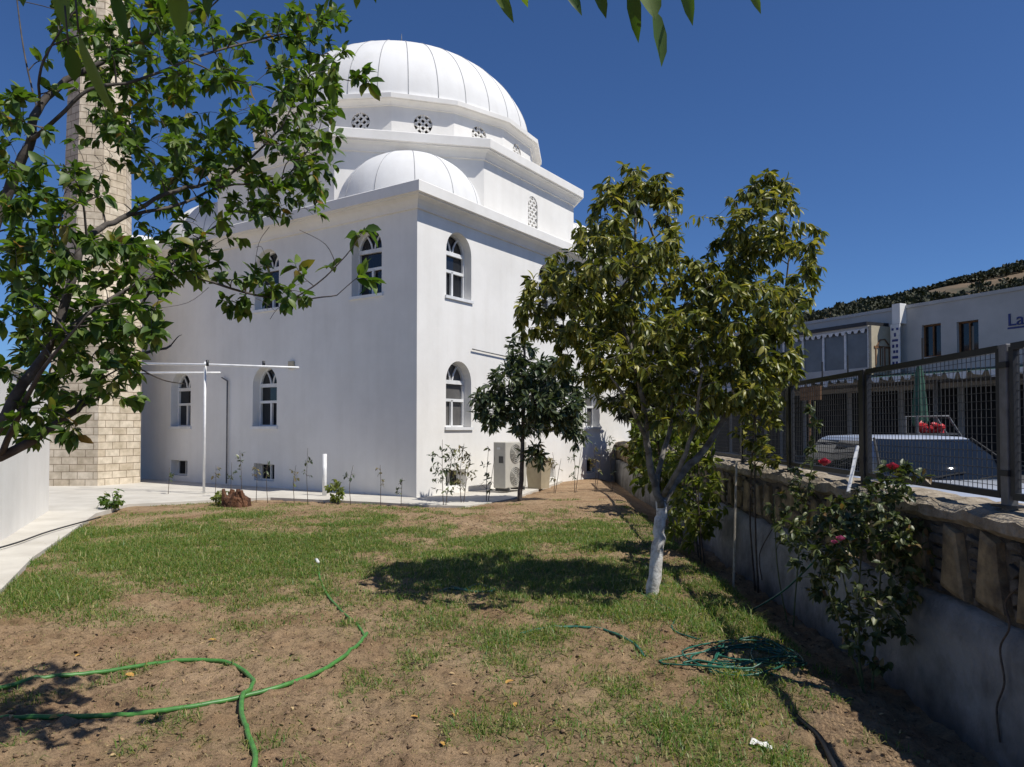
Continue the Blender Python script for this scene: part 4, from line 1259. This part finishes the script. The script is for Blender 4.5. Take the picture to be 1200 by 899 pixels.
rb = shrub('rose_bush', r2, 'slender rose bush with a tall cane and red bloom near the fence post', 'rose bush',
           [((0, 0, .95), .25, .3, .3, 30), ((.12, 0, 1.3), .16, .2, .25, 22), ((.2, 0, 1.75), .06, .08, .25, 14)], 'rose_leaf', 'stem_green', (.04, .065), .6,
           [[(0, 0, -.1), (.08, 0, .8), (.2, 0, 1.5), (.22, 0, 2.0)], [(0, .1, -.1), (-.1, .1, .5), (-.12, .1, 1.1)]], 13, r=.008, per=(5, 8), down=.2, tw=.002)
m_ = MB(); rose(966, 543, 6.6, .05, m_, 2); o = m_.build('red_bloom', 'rose_red', rb); o.matrix_parent_inverse = Matrix.Translation(-r2)

# small plants
for px, py, h, wd, sd, lab in ((131, 597, .5, .26, 1, 'small bushy green plant at the corner of the walkway'), (393, 588, .55, .22, 2, 'small bright green plant beside the short white post'), (262, 590, .3, .35, 3, 'low green clump growing around the broken stump')):
    q = onG(px, py, 0)
    shrub('small_plant', q, lab, 'plant', [((0, 0, h * .5), wd, wd, h * .45, 26)], 'bush_leaf' if sd != 1 else 'near_leaf', 'stem_green', (.07, .12), .55, [[(0, 0, -.05), (.02, 0, h * .5), (0, 0, h * .8)], [(.05, 0, -.05), (.1, .05, h * .6)]], sd + 60, r=.008, per=(5, 8), down=.1, tw=.003)
SD = [(252, 583, 545, 'left of the drain pipe'), (271, 585, 542, 'right behind the white pipe post'), (283, 586, 528, 'by the foot of the drain pipe'), (345, 588, 545, 'right of the right basement window'), (361, 590, 525, 'tallest, midway to the white post'),
      (411, 590, 545, 'just right of the bright green plant'), (446, 592, 545, 'between the white post and the mosque corner'), (470, 592, 560, 'nearest the mosque corner on the shaded side'), (314, 588, 540, 'in front of the right basement window'), (300, 587, 543, 'at the left edge of the right basement window'), (197, 580, 548, 'in front of the left basement window')]
for k, (px, py, pt, lab) in enumerate(SD):
    q = onG(px, py, 0); q.z = max(q.z, .0); h = at(px, pt, q.y).z - q.z
    shrub('seedling', q, 'thin seedling at the shaded wall, ' + lab, 'seedling', [((0, 0, h * .7), .12, .12, h * .3, 5)], 'dry_leaf' if k % 3 == 0 else 'loquat_leaf', 'bark', (.05, .10), .5,
          [[(0, 0, -.05), (random.uniform(-.04, .04), 0, h * .5), (random.uniform(-.05, .05), 0, h)]], 80 + k, r=.008, per=(3, 5), tw=.003, group='seedlings along the shaded mosque wall')
SD2 = [(520, 593, 515, 'left one before the sunlit basement window'), (541, 590, 520, 'right one before the sunlit basement window'), (673, 578, 515, 'left of the small tree shadow'), (697, 577, 520, 'before the far basement window'), (716, 574, 510, 'nearest the far end of the wall'), (649, 578, 530, 'beside the lower air conditioner'), (570, 588, 525, 'left of the tall air conditioner')]
for k, (px, py, pt, lab) in enumerate(SD2):
    q = onG(px, py, 0); h = at(px, pt, q.y).z - q.z
    shrub('garden_plant', q, 'thin upright plant at the sunlit wall, ' + lab, 'plant', [((0, 0, h * .6), .36 if k < 2 else .18, .25, h * .42, 34 if k < 2 else 9)], 'dry_leaf' if k % 2 else 'loquat_leaf', 'bark', (.06, .12), .4,
          [[(0, 0, -.05), (random.uniform(-.04, .04), 0, h * .5), (random.uniform(-.05, .05), 0, h)], [(.03, 0, -.05), (.1, 0, h * .4), (.18, 0, h * .85)]], 100 + k, r=.009, per=(4, 6), tw=.003, group='plants along the sunlit mosque wall')

# stump
q = onG(278, 592, 0); random.seed(3); m_ = MB()
for k in range(16):
    a = k / 16 * 2 * math.pi; rr_ = random.uniform(.05, .2)
    p0 = q + Vector((rr_ * math.cos(a) * 1.5, rr_ * math.sin(a), -.05)); m_.tube([p0, p0 + Vector((random.uniform(-.12, .12), random.uniform(-.08, .08), random.uniform(.18, .42)))], [random.uniform(.05, .1), random.uniform(.015, .05)], 6)
m_.blob(q + Vector((0, 0, .08)), .28, .3, (1.1, .8, .8))
tag(m_.build('tree_stump', 'stump'), 'split rust brown tree stump at the edge of the walkway', 'stump')
# litter
q = onG(893, 867, .02); bm = bmesh.new(); bmesh.ops.create_grid(bm, x_segments=6, y_segments=4, size=1)
for v_ in bm.verts: v_.co = Vector((v_.co.x * .055, v_.co.y * .03, random.uniform(-.008, .014)))
me = bpy.data.meshes.new('wrapper'); bm.to_mesh(me); bm.free()
o = link_mesh('wrapper', me, 'litter'); o.location = q; o.rotation_euler = (0, .1, -.5); tag(o, 'crumpled white wrapper lying on the grass in the foreground', 'litter')
random.seed(9); lm = None
for k, (px, py) in enumerate(((597, 799), (530, 832), (485, 832), (92, 762), (153, 785), (90, 757), (66, 833), (604, 818), (940, 838), (520, 868), (660, 805), (250, 745))):
    q = onG(px, py, .012)
    if lm is None:
        lv = Leaves(); lv.add((-.035, 0, 0), (1, 0, .15), (0, .1, 1), .085, .05, .3); src = lv.build('fallen_leaf', 'fallen'); lm = src; o = src
    else:
        o = lm.copy(); COL.objects.link(o)
    o.location = q; o.rotation_euler = (random.uniform(-.4, .4), random.uniform(-.4, .4), random.uniform(0, 6)); sc = random.uniform(.5, .8) * (1.3 if k == 0 else 1); o.scale = (sc, sc, sc)
    tag(o, 'large dry yellow leaf in the middle foreground' if k == 0 else 'small dry yellow leaf lying on the soil', 'leaf', 'fallen leaves on the soil')

# ------------------------------------------------------------------ car behind the fence
cx = at(1088, 560, 8.15)
car = empty('parked_car', (cx.x, cx.y, .03), R(-90) - WSL, 'silver parked car facing the viewer behind the wire fence', 'car')


def yz(x, pts): return [(x, y_, z_) for y_, z_ in pts]


def sect(x, hw, zb, zt, rnd=.12):
    return [(x, -hw * .86, zb), (x, -hw, zb + .16), (x, -hw * 1.0, zt - rnd), (x, -hw * .93, zt - .02), (x, -hw * .5, zt + .015), (x, hw * .5, zt + .015), (x, hw * .93, zt - .02), (x, hw, zt - rnd), (x, hw, zb + .16), (x, hw * .86, zb)]


m_ = MB()   # +x is the nose; local origin under the middle of the windscreen top
m_.rings([sect(x, hw, zb, zt) for x, hw, zb, zt in ((1.62, .55, .4, .62), (1.58, .72, .28, .74), (1.45, .8, .22, .82), (1.1, .85, .2, .92), (.55, .86, .2, 1.0), (-.4, .87, .2, 1.02), (-1.6, .87, .2, 1.03), (-2.2, .84, .22, 1.02), (-2.42, .76, .3, .98), (-2.48, .65, .4, .85))])
body = m_.build('body', 'car_paint', car, smooth=True)


def cab(x, hw, z, k=1): return [(x, -hw, z), (x - .0, -hw * .55, z + .01 * k), (x, hw * .55, z + .01 * k), (x, hw, z)]


# roof shell with pillars: lower outline at the belt, upper outline at the roof
lo = [(.30, -.64), (.42, 0), (.30, .64), (.12, .77), (-.7, .80), (-1.7, .78), (-2.1, .62), (-2.16, 0), (-2.1, -.62), (-1.7, -.78), (-.7, -.80), (.12, -.77)]
hi = [(-.14, -.52), (-.06, 0), (-.14, .52), (-.26, .59), (-.8, .61), (-1.5, .59), (-1.68, .5), (-1.72, 0), (-1.68, -.5), (-1.5, -.59), (-.8, -.61), (-.26, -.59)]
m_ = MB(); Zb, Zr = 1.0, 1.47
mid = [((a[0] + b_[0]) / 2 + (.07 if i < 3 else .02 if i in (3, 11) else 0), (a[1] + b_[1]) / 2 * 1.06) for i, (a, b_) in enumerate(zip(lo, hi))]
m_.rings([[(x, y_, Zb) for x, y_ in lo], [(x, y_, (Zb + Zr) / 2 + .02) for x, y_ in mid], [(x, y_, Zr - .03) for x, y_ in hi], [(x * .93 - .06, y_ * .9, Zr - .005) for x, y_ in hi], [(x * .5 - .45, y_ * .5, Zr + .01) for x, y_ in hi]])
cabin = m_.build('cabin', 'car_paint', car, smooth=True)


def glass_strip(name, idx, z0=.06, z1=.88, out=.012, shrink=.0):
    """glass panel laid just outside the cabin skin between outline points"""
    g_ = MB(); rows = []
    for t in (z0, .5, z1):
        row = []
        for i in idx:
            a, mm, h_ = Vector(lo[i % 12]), Vector(mid[i % 12]), Vector(hi[i % 12])
            p = a.lerp(mm, t * 2) if t <= .5 else mm.lerp(h_, (t - .5) * 2)
            z = Zb + ((Zr - .03 - Zb) * .5 + .035) * t * 2 if t <= .5 else ((Zb + Zr) / 2 + .02) * (2 - 2 * t) + (Zr - .03) * (2 * t - 1)
            c_ = Vector((-.75, 0)); dd = (p - c_).normalized() * out
            row.append((p.x + dd.x, p.y + dd.y, z + .004))
        rows.append(row)
    n_ = len(idx)
    g_.add(sum(rows, []), [(r_ * n_ + k, r_ * n_ + k + 1, (r_ + 1) * n_ + k + 1, (r_ + 1) * n_ + k) for r_ in range(2) for k in range(n_ - 1)])
    return g_.build(name, 'car_glass', car, smooth=True)


for sy in (0, 2):        # black seals along the screen pillars
    m_ = MB(); m_.tube([(lo[sy][0] + .03, lo[sy][1] * 1.02, Zb + .02), (mid[sy][0] + .03, mid[sy][1] * 1.02, (Zb + Zr) / 2 + .03), (hi[sy][0] + .02, hi[sy][1] * 1.02, Zr - .02)], .014, 6); m_.build('screen_seal', 'rubber', car)
glass_strip('windscreen', [0, 1, 2], .04, .99)
for a in ((3, 4), (4, 5), (9, 10), (10, 11)): glass_strip('side_window', list(a), .06, .93)
glass_strip('rear_window', [6, 7, 8], .1, .9)
for sy in (-1, 1):
    m_ = MB(); m_.blob((.35, sy * .95, 1.03), .1, 0, (.6, 1, .7)); m_.build('mirror', 'car_paint', car, smooth=True)
    m_ = MB(); m_.blob((1.5, sy * .6, .66), .13, 0, (.6, 1.1, .7)); m_.build('headlight', 'sign_white', car, smooth=True)
    for x in (1.0, -1.65):
        m_ = MB(); m_.tube([(x, sy * .7, .31), (x, sy * .88, .31)], .31, 24); wh = m_.build('wheel', 'rubber', car)
        m_ = MB(); m_.tube([(x, sy * .88, .31), (x, sy * .895, .31)], .2, 20); m_.build('rim', 'rim', wh)
for y_ in (-.25, .3):
    m_ = MB(); m_.bar((.44, y_, 1.035), (.36, y_ + .45, 1.1), .012); m_.build('wiper', 'rubber', car)

# frame with red bundle behind the car
q = at(1091, 500, 13.5); rt = empty('rack', (q.x, q.y, .03), 0, 'bent grey metal rack with red bundle behind the silver car', 'rack')
m_ = MB(); zt = at(1091, 488, 13.5).z - .03
for yy in (-.2, .2):
    m_.tube([(-.36, yy, 0), (-.36, yy, zt), (.2, yy, zt), (.42, yy, zt - .35), (.42, yy, 0)], .022, 8)
m_.build('frame', 'grey_metal', rt)
m_ = MB()
for k in range(26): m_.blob((random.uniform(-.19, .19), random.uniform(-.1, .1), zt - .2 + random.uniform(-.07, .06)), random.uniform(.04, .065), .4, seed=k)
m_.build('red_bundle', 'red', rt)
m_ = MB(); m_.box((0.03, 0, zt - .32), (.8, .42, .03)); m_.build('shelf', 'grey_metal', rt)

# ------------------------------------------------------------------ buildings across the street
fo = at(1050, 440, 32.0); FA = math.atan2(-.906, .42)     # local +x runs towards the viewer's right
fb_ = empty('shop_building', (fo.x, fo.y, 0), FA, 'long two storey white shop building across the street', 'building')


def on_fac(px, py, off=0):
    """point on the facade plane (local x, z)"""
    d = ray(px, py); u = Vector((math.cos(FA), math.sin(FA), 0)); nrm = Vector((u.y, -u.x, 0))
    o = Vector((fo.x, fo.y, 0)) + nrm * off
    t = (o - Vector((0, 0, EYE))).dot(nrm) / d.dot(nrm)
    p = Vector((0, 0, EYE)) + d * t
    return (p - Vector((fo.x, fo.y, 0))).dot(u), p.z


# facade side facing the viewer is local -y when u=(cos FA, sin FA): nrm = (u.y,-u.x) points to local -y
zroof = on_fac(1050, 362)[1]; zaw = on_fac(1050, 441)[1]
W1 = [on_fac(1080, 383), on_fac(1103, 417)]; W2 = [on_fac(1121, 378), on_fac(1147, 412)]
m_ = MB(); holes = []
for a, b_ in (W1, W2):
    xa, xb = a[0], b_[0]; z1_ = max(a[1], on_fac(1091 if (a, b_) == tuple(W1) else 1134, 380 if (a, b_) == tuple(W1) else 376)[1]); z0_ = z1_ - 1.35
    holes.append([(xa, z0_), (xb, z0_), (xb, z1_), (xa, z1_)])
xl, xr = -45.0, 26.0
face_with_holes(m_, [(xl, zaw - .1), (xr, zaw - .1), (xr, zroof), (xl, zroof)], holes, lambda a, d_, z: (a, d_, z), .25)
m_.box2((xl, .02, zroof - .35), (xr, 9, zroof - .02)); m_.box2((xl, 2.6, 0), (xr, 9, zroof - .4))
m_.box2((xl, .02, zaw - .25), (xr, 2.6, zaw - .1))
m_.box2((xl, .0, zroof - .06), (xr, -.05, zroof + .08))
m_.build('wall', 'far_white', fb_)
for h in holes:
    c_ = ((h[0][0] + h[1][0]) / 2, (h[0][1] + h[2][1]) / 2); w_ = h[1][0] - h[0][0]; hh = h[2][1] - h[0][1]
    f = MB()
    for a0, a1, b0, b1 in ((-w_ / 2, w_ / 2, -hh / 2, -hh / 2 + .06), (-w_ / 2, w_ / 2, hh / 2 - .06, hh / 2), (-w_ / 2, -w_ / 2 + .06, -hh / 2, hh / 2), (w_ / 2 - .06, w_ / 2, -hh / 2, hh / 2), (-.03, .03, -hh / 2, hh / 2)):
        f.box2((c_[0] + a0, .14, c_[1] + b0), (c_[0] + a1, .2, c_[1] + b1))
    wn = f.build('window', 'wood_brown', fb_)
    g = MB(); g.add([(h[0][0], .22, h[0][1]), (h[1][0], .22, h[1][1]), (h[2][0], .22, h[2][1]), (h[3][0], .22, h[3][1])], [(0, 1, 2, 3)]); g.build('pane', 'glass', wn)
# near-black shop fronts under the awning: the shade inside is put into their colour
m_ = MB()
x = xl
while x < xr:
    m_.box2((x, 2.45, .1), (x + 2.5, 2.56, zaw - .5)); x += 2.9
m_.build('shop_front', 'hole_shade', fb_)
x = xl
while x < xr:
    m_ = MB(); m_.box2((x + 2.55, .9, 0), (x + 2.75, 1.1, zaw - .25)); m_.build('pillar', 'grey_metal', fb_); x += 8.7
# scalloped awning edge
m_ = MB(); x = -30; za = zaw - .02; rs = random.Random(1)
m_.add([(-30, .0, zaw + .12), (xr, .0, zaw + .12), (xr, -1.5, za - .08), (-30, -1.5, za - .08), (-30, .0, zaw + .07), (xr, .0, zaw + .07), (xr, -1.5, za - .13), (-30, -1.5, za - .13)], [(0, 1, 2, 3), (4, 5, 6, 7), (3, 2, 6, 7)])
aw = m_.build('awning', 'green_cloth', fb_)
m_ = MB()
while x < xr:
    wq = rs.uniform(.3, .6); hq = rs.uniform(.12, .3)
    m_.rings([[(x, yy, za - .085), (x + wq, yy, za - .085), (x + wq * .8, yy, za - .085 - hq), (x + wq * .25, yy, za - .085 - hq * rs.uniform(.6, 1))] for yy in (-1.505, -1.535)]); x += wq + rs.uniform(.0, .12)
m_.build('scallop_edge', 'sign_white', aw)
# glazed balcony box on the left part
xa, xb = on_fac(940, 440)[0] - 6, on_fac(1018, 440, 1.3)[0]; zb_, zt_ = zaw + .35, on_fac(1018, 385, 1.3)[1]
m_ = MB(); m_.box2((xa, -1.3, zb_ - .5), (xb, -.02, zb_ + .02)); m_.box2((xa, -1.32, zt_), (xb, -.02, zt_ + .14)); bal = m_.build('balcony', 'far_white', fb_)
n_ = 9
for k in range(n_ + 1):
    m_ = MB(); xx = xa + (xb - xa) * k / n_; m_.box2((xx - .05, -1.3, zb_ + .02), (xx + .05, -1.22, zt_)); m_.build('glazing_bar', 'sign_white', bal)
m_ = MB(); m_.add([(xa, -1.24, zb_), (xb, -1.24, zb_), (xb, -1.24, zt_), (xa, -1.24, zt_)], [(0, 1, 2, 3)]); m_.build('panes', 'far_glass', bal)
m_ = MB(); x = xa; rs = random.Random(2); top, bot = [], []
while x < xb - .1:
    for dx, hq in ((0, .05), (.06, .17), (.2, .19), (.26, .05)):
        top.append((x + dx, zt_ + .02)); bot.append((x + dx, zt_ + .02 - hq * rs.uniform(.8, 1.1)))
    x += .34
nn_ = len(top); m_.add([(a_, -1.345, z_) for a_, z_ in top] + [(a_, -1.345, z_) for a_, z_ in bot], [(k, k + 1, nn_ + k + 1, nn_ + k) for k in range(nn_ - 1)])
m_.build('fringe', 'sign_white', bal)
m_ = MB(); m_.box2((xa, -1.4, zt_ + .141), (xb, -.02, zt_ + .3)); m_.build('canopy', 'black_metal', bal)
# cream end wall of the balcony with a dark grille drawing
m_ = MB(); m_.box2((xb + .002, -1.3, zb_ - .3), (xb + .16, -.02, zt_ + .12)); cw = m_.build('end_wall', 'cream', fb_)
m_ = MB(); zz = zb_ + .1
for t in (.2, .42, .64, .86): m_.box2((xb + .165, -1.3 + 1.25 * t - .03, zz), (xb + .185, -1.3 + 1.25 * t + .03, zz + .75))
m_.box2((xb + .165, -1.15, zz + .752), (xb + .187, -.15, zz + .84)); m_.tube([(xb + .18, -1.0, zz + .84), (xb + .18, -.8, zz + 1.1), (xb + .18, -.5, zz + 1.15), (xb + .18, -.25, zz + .9)], .03, 6); m_.box2((xb + .165, -1.2, zz - .2), (xb + .187, -.1, zz - .08))
m_.build('grille', 'wood_brown', cw)
# chimney-like pier and the hanging vertical sign
x0, zA = on_fac(1045, 440, .4); x1 = on_fac(1056, 440, .4)[0]; zp = on_fac(1050, 356, .4)[1]; zs1 = on_fac(1050, 380, .4)[1]; zs0 = on_fac(1050, 438, .4)[1]
m_ = MB(); m_.box2((x0 + .05, -.4, zs1 + .02), (x1 - .02, -.003, zp)); m_.build('pier', 'plaster', fb_)
sg = empty('hanging_sign', fb_.matrix_world @ Vector((0, 0, 0)), 0, 'narrow vertical white sign with dark letters on the shop building', 'sign')
sg.location = (fo.x, fo.y, 0); sg.rotation_euler = (0, 0, FA)
m_ = MB(); m_.box2((x0, -.45, zs0), (x1, -.41, zs1)); m_.build('board', 'sign_white', sg)
m_ = MB(); wS = x1 - x0; hS = zs1 - zs0
rows = [((-.25, .25), 1), ((0,), 1.6), ((-.2, 0, .2), 1), ((-.2, .2), 1.4), ((-.1, .2), 1.2), ((0, .2, -.2), 1.2), ((-.2, .15), 1.2), ((-.15, .2), 1)]
for k, (xs, hh) in enumerate(rows):
    zc_ = zs1 - hS * (k + .9) / (len(rows) + .8)
    for xx in xs: m_.box2((x0 + wS * (.5 + xx) - .05, -.462, zc_ - .05 * hh), (x0 + wS * (.5 + xx) + .05, -.452, zc_ + .05 * hh))
m_.build('letters', 'blue', sg)


def text(body_, size, name, mat, parent, loc, rot, extr=.01):
    cu = bpy.data.curves.new(name, 'FONT'); cu.body = body_; cu.size = size; cu.extrude = extr
    t = bpy.data.objects.new(name, cu); COL.objects.link(t)
    dg = bpy.context.evaluated_depsgraph_get(); me = bpy.data.meshes.new_from_object(t.evaluated_get(dg))
    bpy.data.objects.remove(t)
    o = link_mesh(name, me, mat, parent); o.location = loc; o.rotation_euler = rot; return o


xs_, zs_ = on_fac(1181, 383); h_s = on_fac(1181, 365)[1] - zs_
bs = empty('wall_sign', (fo.x, fo.y, 0), FA, 'blue lettering on the upper wall at the right edge', 'sign')
text('La', h_s * 1.15, 'letters', 'blue', bs, (xs_, -.03, zs_ + .02), (math.pi / 2, 0, 0), .02)
m_ = MB(); m_.box2((xs_, -.02, zs_ - .10), (xs_ + 6, -.005, zs_ - .03)); m_.build('underline', 'blue', bs)


q = at(950, 461, 27)
m_ = MB(); a, b_ = at(935, 470, 27), at(965, 454, 27); m_.box((q.x, q.y, q.z), (abs(b_.x - a.x), .06, abs(b_.z - a.z)), rz=FA)
m_.box((q.x, q.y + .1, q.z / 2), (.06, .06, q.z))
tag(m_.build('signboard', 'wood_brown'), 'orange brown signboard on a pole before the shaded shops', 'signboard')
# closed parasols before the shops
def parasol(px, pt, Y, label):
    b_ = at(px, 560, Y); r_ = empty('closed_parasol', (b_.x, b_.y, .03), 0, label, 'parasol')
    zt = at(px, pt, Y).z - .03
    m_ = MB(); m_.tube([(0, 0, 0), (0, 0, zt + .05)], .025, 8); m_.build('pole', 'white_pipe', r_)
    m_ = MB(); L = []
    for z, r__ in ((zt, .02), (zt - .25, .07), (zt - .7, .11), (zt - 1.2, .14), (zt - 1.6, .16), (zt - 1.75, .12)):
        L.append([((r__ * (1 + .3 * (k % 2))) * math.cos(k * math.pi / 8), (r__ * (1 + .3 * (k % 2))) * math.sin(k * math.pi / 8), z) for k in range(16)])
    m_.rings(L); m_.build('canopy', 'green_cloth', r_)
    m_ = MB(); m_.box((0, 0, .06), (.5, .5, .12)); m_.build('base', 'concrete', r_, bevel=.02)


parasol(1079, 424, 20, 'closed dark green parasol standing behind the silver car')

# ------------------------------------------------------------------ hill with scrub
hx = np.linspace(-200, 700, 120); hy = np.linspace(160, 900, 80)
HX, HY = np.meshgrid(hx, hy)


def hill_h(x, y):
    # ridge rising towards the right
    r_ = np.clip((x - 95) / 260, 0, 1.0); r_ = r_ * (1 - .35 * r_)
    t = np.clip((y - 160) / 170, 0, 1); t = t * t * (3 - 2 * t)
    return t * (42 + 70 * r_ + (fbm(x * .012, y * .012, 5) - .5) * 26 * (.3 + r_)) * np.clip((x + 200) / 240, 0, 1) - 2


HZ = hill_h(HX, HY)
idx = np.arange(HX.size).reshape(HX.shape)
Q = np.stack([idx[:-1, :-1], idx[:-1, 1:], idx[1:, 1:], idx[1:, :-1]], -1).reshape(-1, 4)
tag(np_mesh('hill', np.stack([HX, HY, HZ], -1).reshape(-1, 3), [Q], 'hill'), kind='structure')
n = 16000
x = RNG.uniform(60, 420, n); y = RNG.uniform(180, 400, n); k = (fbm(x * .05, y * .05, 3) > .485) & (x / y > .33) & (x / y < .95)
x, y = x[k], y[k]; n = len(x)
m0 = 18; cp_ = np.repeat(np.stack([x, y, hill_h(x, y) + 1.0], -1), m0, 0)
rad = np.repeat(RNG.uniform(.5, 2.0, n), m0)
off = RNG.normal(0, 1, (n * m0, 3)); off /= np.linalg.norm(off, axis=1, keepdims=True); off[:, 2] = np.abs(off[:, 2]) * .8
P = cp_ + off * rad[:, None] * RNG.uniform(.5, 1, (n * m0, 1))
D = off + RNG.normal(0, .5, off.shape); Nn = RNG.normal(0, 1, off.shape)
sb = leaf_mesh('hill_scrub', P, D, Nn, rad * .9, rad * .7, 'scrub'); tag(sb, 'dark scrub scattered over the dry hillside', 'scrub', kind='stuff')
print('objects', len(bpy.data.objects))
